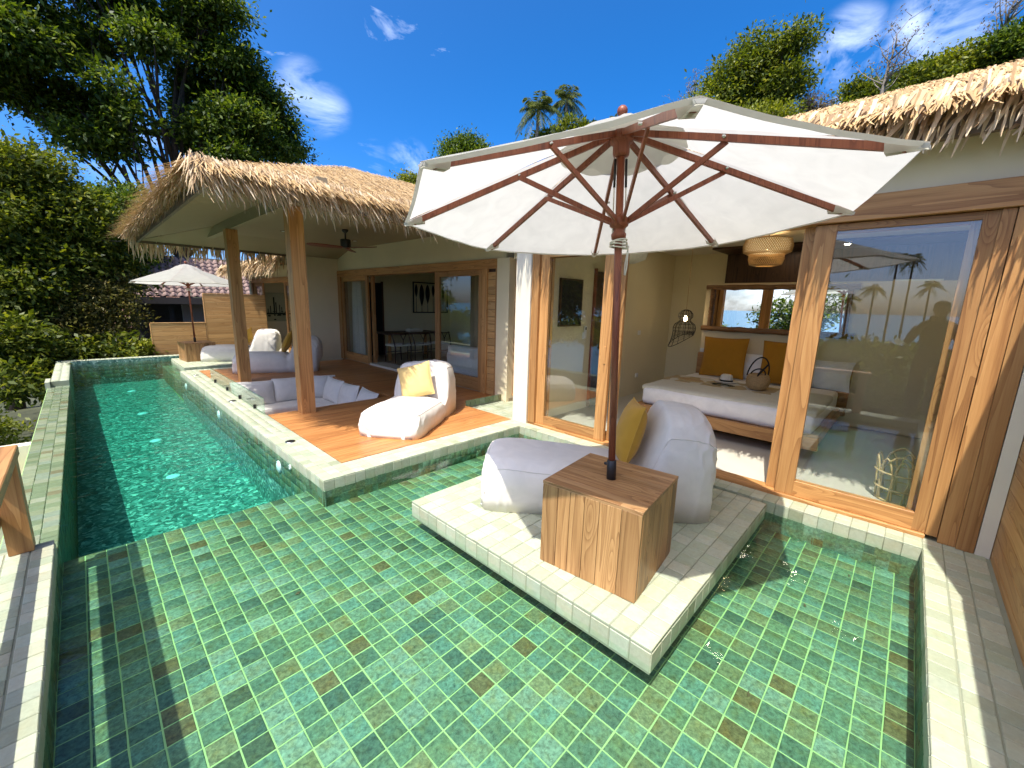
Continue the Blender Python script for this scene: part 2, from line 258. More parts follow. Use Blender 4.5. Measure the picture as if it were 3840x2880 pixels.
def watermat():
    m, nt, o = newmat('water'); L = nt.links.new
    g = node(nt, 'ShaderNodeNewGeometry'); sx = node(nt, 'ShaderNodeSeparateXYZ'); L(g.outputs['Position'], sx.inputs[0])
    amt = node(nt, 'ShaderNodeMapRange', i_1=2.8, i_2=5.0, i_3=0.22, i_4=1.0); L(sx.outputs['Y'], amt.inputs[0])
    mp = node(nt, 'ShaderNodeMapping'); mp.inputs['Rotation'].default_value = (0, 0, 0.6); mp.inputs['Scale'].default_value = (1, 1.9, 1); L(g.outputs['Position'], mp.inputs[0])
    n = node(nt, 'ShaderNodeTexNoise', i_Scale=5.5, i_Detail=3.5, i_Roughness=0.5, i_Distortion=0.5); L(mp.outputs[0], n.inputs['Vector'])
    bp = node(nt, 'ShaderNodeBump', i_Distance=0.035); L(n.outputs[0], bp.inputs['Height'])
    st = node(nt, 'ShaderNodeMath', operation='MULTIPLY', i_1=0.40); L(amt.outputs[0], st.inputs[0]); L(st.outputs[0], bp.inputs['Strength'])
    t = node(nt, 'ShaderNodeBsdfTransparent'); t.inputs[0].default_value = (0.94, 1.0, 0.97, 1)
    gl = node(nt, 'ShaderNodeBsdfGlossy', i_Roughness=0.0); L(bp.outputs[0], gl.inputs['Normal'])
    x = node(nt, 'ShaderNodeMixShader'); L(schlick(nt, .022, bp.outputs[0]), x.inputs[0]); L(t.outputs[0], x.inputs[1]); L(gl.outputs[0], x.inputs[2]); L(x.outputs[0], o.inputs[0])
    va = node(nt, 'ShaderNodeVolumeAbsorption', i_Density=1.0); va.inputs[0].default_value = (0.38, 0.91, 0.86, 1); L(va.outputs[0], o.inputs['Volume']); MT['water'] = m
watermat()
m, nt, o = newmat('sea'); L = nt.links.new
b = node(nt, 'ShaderNodeBsdfPrincipled', i_Roughness=0.25); b.inputs['Base Color'].default_value = (0.015, 0.14, 0.20, 1)
g = node(nt, 'ShaderNodeNewGeometry'); n = node(nt, 'ShaderNodeTexNoise', i_Scale=0.05, i_Detail=6.0); L(g.outputs['Position'], n.inputs['Vector']); bp = node(nt, 'ShaderNodeBump', i_Strength=0.3, i_Distance=1.0); L(n.outputs[0], bp.inputs['Height']); L(bp.outputs[0], b.inputs['Normal']); L(b.outputs[0], o.inputs[0]); MT['sea'] = m

# ------------------------------------------------------------ mesh helpers
def setp(o, parent=None, local=False):
    col.objects.link(o)
    if parent is not None:
        o.parent = parent
        if not local:
            o.matrix_parent_inverse = MW[parent.name].inverted()
    MW[o.name] = MW[parent.name] @ o.matrix_basis if (parent is not None and local) else o.matrix_basis.copy()
    return o
MW = {}
def mk(name, V, F, mat, parent=None, smooth=False, local=False, mats=None):
    me = bpy.data.meshes.new(name)
    V = np.asarray(V, dtype=np.float32)
    me.from_pydata(V.tolist() if len(V) < 5000 else [tuple(v) for v in V], [], F)
    me.materials.append(MT[mat])
    if smooth: me.polygons.foreach_set('use_smooth', np.ones(len(me.polygons), dtype=bool))
    me.update()
    o = bpy.data.objects.new(name, me); return setp(o, parent, local)
def fastmesh(name, V, nper, F1, count, mat, parent=None, smooth=False, kind=None):
    """count copies of a small piece: V (count*nper,3); F1 list of equal-length index tuples"""
    me = bpy.data.meshes.new(name); k = len(F1[0]); f = np.array(F1, dtype=np.int32)
    idx = (f[None] + (np.arange(count, dtype=np.int32) * nper)[:, None, None]).reshape(-1)
    nf = count * len(F1)
    me.vertices.add(len(V)); me.vertices.foreach_set('co', np.asarray(V, dtype=np.float32).ravel())
    me.loops.add(nf * k); me.loops.foreach_set('vertex_index', idx)
    me.polygons.add(nf); me.polygons.foreach_set('loop_start', np.arange(nf, dtype=np.int32) * k); me.polygons.foreach_set('loop_total', np.full(nf, k, dtype=np.int32))
    if smooth: me.polygons.foreach_set('use_smooth', np.ones(nf, dtype=bool))
    me.update(calc_edges=True); me.materials.append(MT[mat])
    o = bpy.data.objects.new(name, me); setp(o, parent)
    if kind: o['kind'] = kind
    return o
def tag(o, label=None, cat=None, group=None, kind=None):
    if label: o['label'] = label
    if cat: o['category'] = cat
    if group: o['group'] = group
    if kind: o['kind'] = kind
    return o
def thing(name, label, cat, loc=(0, 0, 0), group=None, rot=None):
    o = bpy.data.objects.new(name, None); o.empty_display_size = 0.1; o.location = loc
    if rot is not None: o.rotation_euler = rot
    o.matrix_basis = Matrix.Translation(loc) @ (Euler(rot).to_matrix().to_4x4() if rot is not None else Matrix.Identity(4))
    setp(o); return tag(o, label, cat, group)
class MB:
    def __init__(s): s.V = []; s.F = []
    def add(s, V, F):
        n = len(s.V); s.V += [tuple(v) for v in V]; s.F += [tuple(i + n for i in f) for f in F]; return s
    def box(s, x0, x1, y0, y1, z0, z1, M=None, ch=0.0):
        if ch:
            c = ch; V = []
            for z, k in ((z0, c), (z0 + c, 0), (z1 - c, 0), (z1, c)):
                V += [(x0 + k, y0 + k, z), (x1 - k, y0 + k, z), (x1 - k, y1 - k, z), (x0 + k, y1 - k, z)]
            F = [(3, 2, 1, 0), (12, 13, 14, 15)]
            for l in range(3):
                for k in range(4): F.append((l * 4 + k, l * 4 + (k + 1) % 4, l * 4 + 4 + (k + 1) % 4, l * 4 + 4 + k))
        else:
            V = [(x0, y0, z0), (x1, y0, z0), (x1, y1, z0), (x0, y1, z0), (x0, y0, z1), (x1, y0, z1), (x1, y1, z1), (x0, y1, z1)]
            F = [(3, 2, 1, 0), (4, 5, 6, 7), (0, 1, 5, 4), (1, 2, 6, 5), (2, 3, 7, 6), (3, 0, 4, 7)]
        if M is not None: V = [M @ Vector(v) for v in V]
        return s.add(V, F)
    def tube(s, pts, rad, n=8, cap=True, closed=False):
        pts = [Vector(p) for p in pts]; m = len(pts); rad = [rad] * m if not hasattr(rad, '__len__') else rad
        V = []; prev = None
        for k, p in enumerate(pts):
            a = pts[(k - 1) % m] if (k > 0 or closed) else p; b = pts[(k + 1) % m] if (k < m - 1 or closed) else p
            t = (b - a).normalized()
            if prev is None: u = t.orthogonal().normalized()
            else: u = (prev - t * prev.dot(t)); u = u.normalized() if u.length > 1e-6 else t.orthogonal().normalized()
            prev = u; v = t.cross(u)
            V += [p + (u * math.cos(2 * PI * j / n) + v * math.sin(2 * PI * j / n)) * rad[k] for j in range(n)]
        F = []
        for k in range(m if closed else m - 1):
            for j in range(n): F.append((k * n + j, k * n + (j + 1) % n, ((k + 1) % m) * n + (j + 1) % n, ((k + 1) % m) * n + j))
        if cap and not closed: F.append(tuple(range(n - 1, -1, -1))); F.append(tuple((m - 1) * n + j for j in range(n)))
        return s.add(V, F)
    def bar(s, a, b, wd, ht, up=(0, 0, 1)):
        a = Vector(a); b = Vector(b); t = (b - a).normalized(); up = Vector(up); u = t.cross(up).normalized(); v = u.cross(t)
        V = [q + u * (su * wd / 2) + v * (sv * ht / 2) for q in (a, b) for su, sv in ((-1, -1), (1, -1), (1, 1), (-1, 1))]
        return s.add(V, [(0, 1, 2, 3), (7, 6, 5, 4), (0, 4, 5, 1), (1, 5, 6, 2), (2, 6, 7, 3), (3, 7, 4, 0)])
    def lathe(s, prof, n=24, M=None, a0=0, a1=2 * PI):
        V = []; full = abs(a1 - a0 - 2 * PI) < 1e-6; cnt = n if full else n + 1
        for r, z in prof:
            for j in range(cnt):
                a = a0 + (a1 - a0) * j / n; V.append(Vector((r * math.cos(a), r * math.sin(a), z)))
        if M is not None: V = [M @ v for v in V]
        F = []
        for k in range(len(prof) - 1):
            for j in range(n): F.append((k * cnt + j, k * cnt + (j + 1) % cnt, (k + 1) * cnt + (j + 1) % cnt, (k + 1) * cnt + j))
        return s.add(V, F)
    def build(s, name, mat, parent=None, smooth=False, local=False): return mk(name, s.V, s.F, mat, parent, smooth, local)
def box(name, mat, b, parent=None, ch=0.0, local=False): return MB().box(*b, ch=ch).build(name, mat, parent, local=local)
def poly_extrude(pts, z0, z1):
    n = len(pts); V = [(x, y, z0) for x, y in pts] + [(x, y, z1) for x, y in pts]
    F = [tuple(range(n - 1, -1, -1)), tuple(range(n, 2 * n))] + [(k, (k + 1) % n, n + (k + 1) % n, n + k) for k in range(n)]
    return V, F
def instance(me, name, M, parent):
    o = bpy.data.objects.new(name, me); o.matrix_basis = M; col.objects.link(o); o.parent = parent
    o.matrix_parent_inverse = MW[parent.name].inverted() if parent else Matrix.Identity(4); return o
def struct(o): o['kind'] = 'structure'; return o
# ------------------------------------------------------------ ground and sea
def gz(x, y):
    z = -1.6
    if x > 10: z += (x - 10) * 0.30 * min(1, (x - 10) / 12) + 0.8 * math.sin(x * 0.13 + y * 0.11)
    if x < -1.6: z -= (-1.6 - x) * 0.22 + max(0, -25 - x) * 0.35
    if y > 17: z -= min(5, (y - 17) * 0.10) * max(0, min(1, (10 - x) / 10))
    return max(z, -75)
xs = sorted(set([-900, -500, -300] + list(range(-220, -20, 10)) + [-20 + 1.4 * k for k in range(50)] + list(range(52, 140, 6)) + [200, 320]))
ys = sorted(set([-600, -300] + list(range(-150, -20, 10)) + [-20 + 2.0 * k for k in range(40)] + list(range(62, 180, 10)) + [300, 600]))
V = [(x, y, gz(x, y)) for y in ys for x in xs]; nx = len(xs)
Fg = [(j * nx + i, j * nx + i + 1, (j + 1) * nx + i + 1, (j + 1) * nx + i) for j in range(len(ys) - 1) for i in range(nx - 1)]
struct(mk('ground', V, Fg, 'soil', smooth=True))
V = []; 
for r in (40, 400, 2000, 40000):
    V += [(r * math.cos(2 * PI * k / 64), r * math.sin(2 * PI * k / 64), -60) for k in range(64)]
struct(mk('sea', V + [(0, 0, -60)], [(a * 64 + k, a * 64 + (k + 1) % 64, (a + 1) * 64 + (k + 1) % 64, (a + 1) * 64 + k) for a in range(3) for k in range(64)] + [(k, (k + 1) % 64, 256) for k in range(64)], 'sea'))

# ------------------------------------------------------------ tiles
def tile_mesh(nm, sx, sy, th, mat, c=0.003):
    me_o = MB().box(-sx / 2, sx / 2, -sy / 2, sy / 2, -th, 0)
    x, y = sx / 2, sy / 2; b = MB()
    V = [(-x, -y, -th), (x, -y, -th), (x, y, -th), (-x, y, -th), (-x, -y, -c), (x, -y, -c), (x, y, -c), (-x, y, -c), (-x + c, -y + c, 0), (x - c, -y + c, 0), (x - c, y - c, 0), (-x + c, y - c, 0)]
    Ff = [(8, 9, 10, 11)] + [(k, (k + 1) % 4, 4 + (k + 1) % 4, 4 + k) for k in range(4)] + [(4 + k, 4 + (k + 1) % 4, 8 + (k + 1) % 4, 8 + k) for k in range(4)]
    me = bpy.data.meshes.new(nm); me.from_pydata(V, [], Ff); me.materials.append(MT[mat]); return me, V, Ff
NZ = Vector((0, 0, 1))
def tile_field(spots, sx, sy, mat, parent, keep=300, name='tile', jit=0.0012, th=0.012):
    """spots: (x, y, z, normal key, run key). Nearest ones become parts of their own, the rest one mass."""
    def vis(p):
        v = WR.transposed() @ (Vector(p[:3]) - CAM_LOC)
        if v.z < 0.1: return 1e6
        px, py = CX + F_PX * v.x / v.z, CY + F_PX * v.y / v.z
        return v.length + (0 if (-60 < px < 3900 and -60 < py < 2960) else 1000)
    spots = sorted(spots, key=vis)
    me, V0, F0 = tile_mesh(name, sx, sy, th, mat)
    ROT = {'z': Matrix.Identity(4), '-x': Matrix.Rotation(-PI / 2, 4, 'Y'), '-y': Matrix.Rotation(PI / 2, 4, 'X'), 'x': Matrix.Rotation(PI / 2, 4, 'Y'), 'y': Matrix.Rotation(-PI / 2, 4, 'X')}
    mass = []
    for k, (x, y, z, n) in enumerate(spots):
        d = ROT[n].to_3x3() @ NZ
        p = Vector((x, y, z)) + d * random.uniform(-jit, jit)
        M = Matrix.Translation(p) @ ROT[n] @ Euler((random.gauss(0, .006), random.gauss(0, .006), random.gauss(0, .011))).to_matrix().to_4x4() @ Matrix.Diagonal((random.uniform(.985, 1.0), random.uniform(.985, 1.0), 1, 1))
        if k < keep: instance(me, name, M, parent)
        else: mass.append(M)
    if mass:
        V0a = np.c_[np.array(V0), np.ones(len(V0))]
        V = np.concatenate([(V0a @ np.array(M).T)[:, :3] for M in mass])
        fastmesh(name + '_field', V, len(V0), F0, len(mass), mat + '_mass', parent, kind='stuff')
def grid(x0, x1, y0, y1, z, s=0.1, n='z'):
    nx_ = max(1, round((x1 - x0) / s)); ny_ = max(1, round((y1 - y0) / s)); a = (x1 - x0) / nx_; b = (y1 - y0) / ny_
    return [(x0 + a * (i + .5), y0 + b * (j + .5), z, n) for i in range(nx_) for j in range(ny_)]
def wallgrid(axis, c, a0, a1, z0, z1, n, s=0.1):
    k1 = max(1, round((a1 - a0) / s)); k2 = max(1, round((z1 - z0) / s)); out = []
    for i in range(k1):
        for j in range(k2):
            a = a0 + (a1 - a0) * (i + .5) / k1; z = z0 + (z1 - z0) * (j + .5) / k2
            out.append((c, a, z, n) if axis == 'x' else (a, c, z, n))
    return out

# pool: x -0.29..3.9, shallow floor -0.25, deep floor -0.8
WL = -0.085
PX0, PX1, PY0, PY1, DX, DY0, DY1, PYE = -0.29, 3.90, -0.29, 3.56, 1.33, 3.57, 11.1, 14.0
SH, DP, STEP = -0.25, -0.95, 4.0
basin = MB()
def slab(b, x0, x1, y0, y1, z): b.box(x0, x1, y0, y1, z - 0.5, z)
# shallow floors (grout bed just below the tiles)
slab(basin, PX0 - .02, PX1 + .02, PY0 - .02, DY0 + 0.02, SH - 0.003); slab(basin, PX0 - .02, DX + .02, DY0 + 0.02, STEP, SH - 0.003); slab(basin, DX + .006, 4.1, DY1, PYE + .02, SH - 0.003)
pool = struct(basin.build('pool_basin', 'pool_grout'))
deepb = MB(); DPE = -.60
def dz(y): return DP + (DPE - DP) * (y - STEP) / (PYE - STEP)
deepb.add([(PX0 - .02, STEP, DP), (DX + .02, STEP, DP), (DX + .02, PYE, DPE), (PX0 - .02, PYE, DPE), (PX0 - .02, STEP, -1.2), (DX + .02, STEP, -1.2), (DX + .02, PYE, -1.2), (PX0 - .02, PYE, -1.2)], [(0, 1, 2, 3), (7, 6, 5, 4), (0, 4, 5, 1), (1, 5, 6, 2), (2, 6, 7, 3), (3, 7, 4, 0)])
deepb.box(PX0 - .22, PX0 - .005, 3.85, PYE, -1.2, WL - .022); deepb.box(DX + .001, DX + .25, STEP + .002, DY1, -1.2, -.12); deepb.box(PX0, DX, STEP - .2, STEP - .001, -1.2, SH - .004)
deepb.box(PX0, 4.1, PYE + .001, PYE + .25, -1.2, -.012)
deepb.build('deep_lining', 'deep_shimmer', pool)
fl = grid(PX0, PX1, PY0, DY0, SH, .108) + grid(PX0, DX, DY0, STEP, SH, .108)
fl += grid(DX, 4.1, DY1, PYE, SH, .108)
fl = [q for q in fl if not (1.95 < q[0] < 3.6 and 1.0 < q[1] < 2.4)]
tile_field(fl, 0.1025, 0.1025, 'pool_tile', pool, 300)
# side tiles around the shallow part
sd = wallgrid('y', DY0, DX, PX1, -.11, -0.01, '-y') + wallgrid('x', PX1, PY0, DY0, -.11, -0.01, '-x') + wallgrid('x', DX, DY0, DY1, -.11, -0.01, '-x') + wallgrid('x', PX0, PY0, 3.8, -.11, -0.01, 'x') + wallgrid('y', PY0, PX0, PX1, -.11, -0.01, 'y')
su = wallgrid('y', DY0, DX, PX1, SH, -.112, '-y', .075) + wallgrid('x', PX1, PY0, DY0, SH, -.112, '-x', .075) + wallgrid('x', DX, DY0, STEP, SH, -.112, '-x', .075) + wallgrid('x', PX0, PY0, 4.0, SH, -.112, 'x', .075) + wallgrid('y', PY0, PX0, PX1, SH, -.112, 'y', .075) + wallgrid('x', DX, STEP, DY1, -.48, -.112, '-x', .092) + wallgrid('x', DX, DY1, PYE, -.62, -.255, '-x', .092)
su += wallgrid('y', PYE, PX0, 4.1, -.46, -.10, '-y', .09)
edge = struct(thing('pool_wall', None, None)); 
wb = MB(); wb.box(DX + .006, PX1 + .4, DY0 + .008, DY0 + .3, -.6, -.004); wb.box(PX1 + .008, 4.3, PY0 - .3, DY0 + .02, -.6, -.0045); wb.box(DX + .007, DX + .3, DY0 + .02, DY1, -.9, -.0042)
wb.box(-.62, PX0 - .007, -1.5, 3.84, -.9, -.0043); wb.box(-.62, 4.3, -.64, PY0 - .008, -.6, -.0041); wb.box(DX + .006, 4.2, DY1 - .3, DY1 - .008, -.9, -.0044)
wb.build('wall_bed', 'pale_grout', edge)
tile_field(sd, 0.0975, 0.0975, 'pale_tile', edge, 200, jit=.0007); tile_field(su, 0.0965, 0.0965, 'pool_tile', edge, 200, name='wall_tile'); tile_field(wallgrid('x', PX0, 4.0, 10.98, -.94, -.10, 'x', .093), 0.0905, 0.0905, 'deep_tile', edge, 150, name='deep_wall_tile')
# copings
cop = struct(thing('pool_coping', None, None))
ct = grid(DX, 1.63, DY0, DY1, 0) + grid(1.63, PX1, DY0, 3.87, 0) + grid(PX1, 4.09, PY0, DY0 + .3, 0) + grid(0.3, 4.09, -.60, PY0, 0) + grid(-.60, PX0, 0.2, 3.80, 0)
ct += grid(-.52, PX0, 11.0, 14.25, 0) + grid(PX0, 4.1, PYE, 14.25, 0) + grid(DX + .3, 4.0, 10.9, 11.1, 0)
tile_field(ct, 0.0968, 0.0968, 'pale_tile', cop, 300, jit=.0007)
cb = MB(); cb.box(-.52, PX0 - .001, 11.0, 14.25, -.35, -.0043); cb.box(PX0, 4.1, PYE + .002, 14.25, -.35, -.0046); cb.build('coping_bed', 'pale_grout', cop)
# overflow edge with wet tiles, its outer wall and the catch channel below
weir = struct(thing('overflow_edge', None, None))
box('weir_bed', 'pool_grout', (-.565, PX0 - .004, 3.82, 10.99, -1.6, WL - .018), weir)
tile_field([(x, y, WL - .006 - .02 * (PX0 - x), n) for x, y, z, n in grid(-.56, PX0, 3.82, 10.98, 0)], 0.0865, 0.0965, 'wet_tile', weir, 216)
for y in (10.99,):
    box('coping_return', 'pale_tile_mass', (-.585, -.525, 10.86, 11.35, -.7, .006), weir)
ch = MB(); ch.box(-1.35, -1.2, 2.0, 10.0, -1.7, -.8); ch.box(-1.2, -.566, 9.75, 9.95, -1.7, -.8); ch.box(-1.2, -.566, 2, 9.75, -1.7, -1.3); struct(ch.build('catch_channel', 'white_plaster'))
# water body
ol = [(PX0 - .006, PY0 - .006), (PX1 + .006, PY0 - .006), (PX1 + .006, DY0 + .006), (DX + .006, DY0 + .006), (DX + .006, DY1 - .006), (4.15, DY1 - .006), (4.15, PYE + .01), (PX0 - .006, PYE + .01)]
struct(mk('pool_water', *poly_extrude(ol, -1.22, WL), 'water'))

# ------------------------------------------------------------ platforms standing in the water
def platform(x0, x1, y0, y1, label, grp, keep):
    t = thing('tiled_platform', label, 'platform', ((x0 + x1) / 2, (y0 + y1) / 2, SH), grp)
    b = MB(); b.box(x0 + .003, x1 - .003, y0 + .003, y1 - .003, -.135, .0005); b.box(x0 + .30, x1 - .30, y0 + .30, y1 - .30, SH - .002, -.1352); b.build('slab', 'pale_grout', t)
    sp = grid(x0, x1, y0, y1, 0.004, .1145) + wallgrid('x', x0, y0, y1, -.135, -.006, '-x', .1145) + wallgrid('y', y0, x0, x1, -.135, -.006, '-y', .1145) + wallgrid('x', x1, y0, y1, -.135, -.006, 'x', .1145) + wallgrid('y', y1, x0, x1, -.135, -.006, 'y', .1145)
    tile_field(sp, 0.1085, 0.1085, 'pale_tile', t, keep, jit=.0007); return t
platform(1.69, 3.83, 0.65, 2.71, 'square pale green tiled platform in the shallow water before the bedroom', 'platforms in the pool', 300)
platform(1.46, 3.4, 11.5, 13.35, 'distant pale tiled platform in the water beside the low plank fence', 'platforms in the pool', 120)

# ------------------------------------------------------------ wooden deck with sunken lounge
deck = struct(thing('deck', None, None))
plank_cache = {}
def plank(nm, L_, W_, T_, mat, M, parent, ch=0.002):
    k = (round(L_, 3), round(W_, 3), round(T_, 3), mat)
    if k not in plank_cache:
        b = MB().box(-L_ / 2, L_ / 2, -W_ / 2, W_ / 2, -T_ / 2, T_ / 2, ch=ch); me = bpy.data.meshes.new(nm); me.from_pydata(b.V, [], b.F); me.materials.append(MT[mat]); plank_cache[k] = me
    return instance(plank_cache[k], nm, M, parent)
def deck_run(x0, x1, y0, y1, wd=0.092):
    n = round((y1 - y0) / wd); p = (y1 - y0) / n
    for k in range(n): plank('plank', x1 - x0, p - 0.003, 0.03, 'deck_wood', Matrix.Translation(((x0 + x1) / 2, y0 + p * (k + .5), -0.011 + random.uniform(-.0006, .0006))), deck)
deck_run(1.633, 4.05, 3.873, 4.90); deck_run(1.633, 4.90, 4.90, 6.20); deck_run(3.50, 4.90, 6.20, 8.85); deck_run(1.633, 4.90, 8.85, 10.88)
db = MB(); db.box(1.632, 4.05, 3.872, 6.18, -.3, -.03); db.box(4.05, 4.9, 4.9, 6.18, -.3, -.03); db.box(3.52, 4.9, 6.18, 8.87, -.3, -.03); db.box(1.632, 4.9, 8.87, 10.88, -.3, -.03); db.build('deck_joists', 'dark_wood', deck)
pit = struct(thing('lounge_pit', None, None))
pb = MB(); pb.box(1.64, 3.52, 6.18, 8.87, -.95, -.8); pb.box(1.52, 1.635, 6.19, 8.86, -.95, -.02); pb.box(3.50, 3.53, 6.2, 8.85, -.8, -.032); pb.box(1.64, 3.5, 6.17, 6.2, -.8, -.032); pb.box(1.64, 3.5, 8.85, 8.88, -.8, -.032)
pb.build('pit_lining', 'deck_wood', pit)
# small tiled court by the narrow door
court = struct(thing('court_floor', None, None)); box('court_bed', 'pale_grout', (4.06, 5.3, 3.86, 4.885, -.3, -.06), court)
tile_field(grid(4.07, 5.2, 3.87, 4.88, -.045), .0965, .0965, 'pale_tile', court, 130)
tile_field(wallgrid('y', 4.89, 4.07, 5.2, -.04, .09, '-y'), .0965, .0965, 'wet_tile', court, 30); box('court_step', 'pale_grout', (4.06, 5.0, 4.894, 4.90, -.3, -.002), court)
# ------------------------------------------------------------ thatch
def strip_variants(n=8):
    out = []
    for k in range(n):
        pts = []; bend = random.uniform(-.05, .07); tw = random.uniform(-.07, .07); seg = 4
        for j in range(seg + 1):
            s = j / seg; wd = 0.5 * (1 - 0.25 * s) if j < seg else 0.10
            zc = bend * math.sin(s * PI * .9) - 0.10 * s * s * random.uniform(.2, 1.4); yc = tw * s * s
            pts += [(s, -wd, zc, yc), (s, wd, zc, yc)]
        out.append(pts)
    return out
SV = strip_variants(10); SF = [(2 * j, 2 * j + 1, 2 * j + 3, 2 * j + 2) for j in range(4)]
def strip_V(v, length, width): return np.array([(s * length, wd * width + yc * length, zc * length) for s, wd, zc, yc in SV[v]])
frond_me = []
for k in range(10):
    me = bpy.data.meshes.new('frond'); me.from_pydata([tuple(q) for q in strip_V(k, 1.0, 1.0 / 16)], [], SF); me.materials.append(MT['thatch_frond']); frond_me.append(me)
def frame_M(p, d, nrm):
    d = Vector(d).normalized(); n = Vector(nrm); y = n.cross(d).normalized(); z = d.cross(y)
    return Matrix(((d.x, y.x, z.x, p[0]), (d.y, y.y, z.y, p[1]), (d.z, y.z, z.z, p[2]), (0, 0, 0, 1)))
def in_poly(x, y, P):
    c = False; n = len(P)
    for i in range(n):
        x1, y1 = P[i]; x2, y2 = P[(i + 1) % n]
        if (y1 > y) != (y2 > y) and x < (x2 - x1) * (y - y1) / (y2 - y1) + x1: c = not c
    return c
def thatch(parent, planes, fringes, keep=300, row=0.13, colw=0.03, wd=0.024, reach=12.0):
    """planes: (origin O, along-eave A, up-slope U, polygon in (a,u)); fringes: (p0, p1, outward dir, drop)"""
    S = []
    for O, A, U, P in planes:
        O = Vector(O); A = Vector(A).normalized(); U = Vector(U).normalized(); N = A.cross(U).normalized()
        if N.z < 0: N = -N
        amin = min(p[0] for p in P); amax = max(p[0] for p in P); umax = max(p[1] for p in P); u = 0.02
        while u < umax:
            a = amin
            while a < amax:
                aa = a + random.uniform(-.02, .02); uu = u + random.uniform(-.06, .06)
                if in_poly(aa, uu, P):
                    p = O + A * aa + U * uu + N * random.uniform(0.0, 0.04)
                    d = -U + A * random.gauss(0, .16) + N * random.uniform(-.05, .07)
                    S.append((p, d, N, random.uniform(.24, .42), wd * random.uniform(.7, 1.35)))
                a += colw
            u += row
    Fr = []
    for p0, p1, out, dens, lmin, lmax, wf, *bias in fringes:
        p0 = Vector(p0); p1 = Vector(p1); out = Vector(out); ln = (p1 - p0).length; t = (p1 - p0).normalized()
        for k in range(int(ln * dens)):
            s = random.random(); p = p0.lerp(p1, s) + Vector((0, 0, random.uniform(-.05, .07))) - out * random.uniform(0.0, .16)
            dz = random.uniform(-1.3, -.55) if random.random() < .75 else random.uniform(-3.0, -1.2)
            d = out * random.uniform(.25, .9) + Vector((0, 0, dz)) + t * random.gauss(bias[0] if bias else 0, .17)
            lng = random.uniform(lmin, lmax) * (1.3 if random.random() < .05 else 1)
            n = out * .8 + Vector((0, 0, .6)) + t * random.gauss(0, .5)
            Fr.append((p, d, n, lng, wf * random.uniform(.65, 1.35)))
    Fr.sort(key=lambda q: (q[0] - CAM_LOC).length)
    for p, d, n, lng, wdd in Fr[:keep]:
        instance(random.choice(frond_me), 'frond', frame_M(p, d, n) @ Matrix.Diagonal((lng, wdd * 16, lng, 1)), parent)
    allS = S + Fr[keep:]
    VV = []
    for p, d, n, lng, wdd in allS:
        M = np.array(frame_M(p, d, n)); v = strip_V(random.randrange(10), lng, wdd); VV.append(v @ M[:3, :3].T + M[:3, 3])
    nS = len(S)
    fastmesh('thatch', np.concatenate(VV[:nS]), 10, SF, nS, 'thatch', parent, kind='stuff'); fastmesh('fringe', np.concatenate(VV[nS:]), 10, SF, len(VV) - nS, 'thatch_fringe', parent, kind='stuff')
def wood_bar(name, parent, b, ch=0.003):
    dims = (b[1] - b[0], b[3] - b[2], b[5] - b[4]); ax = dims.index(max(dims))
    return box(name, 'teak_' + 'xyz'[ax], b, parent, ch=ch)
def pane(parent, b, nm='glass_pane', mat='glass'): return box(nm, mat, b, parent)
def sash(parent, x, y0, y1, z0, z1, st=0.1, bot=0.13, top=0.1, th=0.045, name='sliding_door', glazed=True):
    """a glazed door leaf in a plane of constant x; returns its part"""
    d = thing_part(name, parent, (x, (y0 + y1) / 2, z0))
    wood_bar('stile', d, (x - th / 2, x + th / 2, y0, y0 + st, z0, z1)); wood_bar('stile', d, (x - th / 2, x + th / 2, y1 - st, y1, z0, z1))
    wood_bar('rail', d, (x - th / 2 + .002, x + th / 2 - .002, y0 + st, y1 - st, z0, z0 + bot)); wood_bar('rail', d, (x - th / 2 + .002, x + th / 2 - .002, y0 + st, y1 - st, z1 - top, z1))
    if glazed: pane(d, (x - .004, x + .004, y0 + st, y1 - st, z0 + bot, z1 - top))
    return d
def thing_part(name, parent, loc):
    o = bpy.data.objects.new(name, None); o.empty_display_size = 0.05; o.matrix_basis = Matrix.Translation(loc); setp(o, parent); MW[o.name] = Matrix.Translation(loc); return o

# ------------------------------------------------------------ near bedroom pavilion
bp = thing('bedroom_pavilion', 'cream thatched bedroom pavilion with teak sliding glass doors beside the tiled platform', 'building', (6.2, 1.5, 0))
box('floor', 'concrete_floor', (4.10, 8.4, -.6, 3.6, -.3, -.008), bp)
XF = 4.12
# walls
box('wall', 'white_plaster', (4.05, 4.42, 3.59, 3.845, -.05, 2.95), bp)              # corner pillar
wl = MB(); wl.box(4.42, 8.4, 3.60, 3.80, -.1, 2.75); wl.box(8.4, 8.55, -.75, 1.0, -.1, 2.75); wl.box(8.4, 8.55, 1.0, 3.8, -.1, 2.75); wl.box(4.30, 8.4, -.75, -.60, -.1, 2.75); wl.build('wall', 'plaster_inner', bp)
box('wall', 'plaster', (4.10, 4.30, -.75, 3.588, 2.445, 2.95), bp)
box('wall', 'white_plaster', (4.06, 4.3, -.615, -.545, -.05, 2.444), bp)
box('ceiling', 'white_plaster', (4.3, 8.4, -.6, 3.6, 2.62, 2.7), bp)
box('void_sheet', 'dark_wood', (8.375, 8.399, -.598, 2.62, 0, 2.615), bp); box('void_ceiling', 'dark_wood', (7.55, 8.374, -.598, 2.62, 2.585, 2.615), bp)  # added dark sheets that stand for the unlit void behind the partition
# headboard partition with open top
box('partition', 'plaster', (7.5, 7.62, -.6, 2.62, -.0, 2.03), bp)
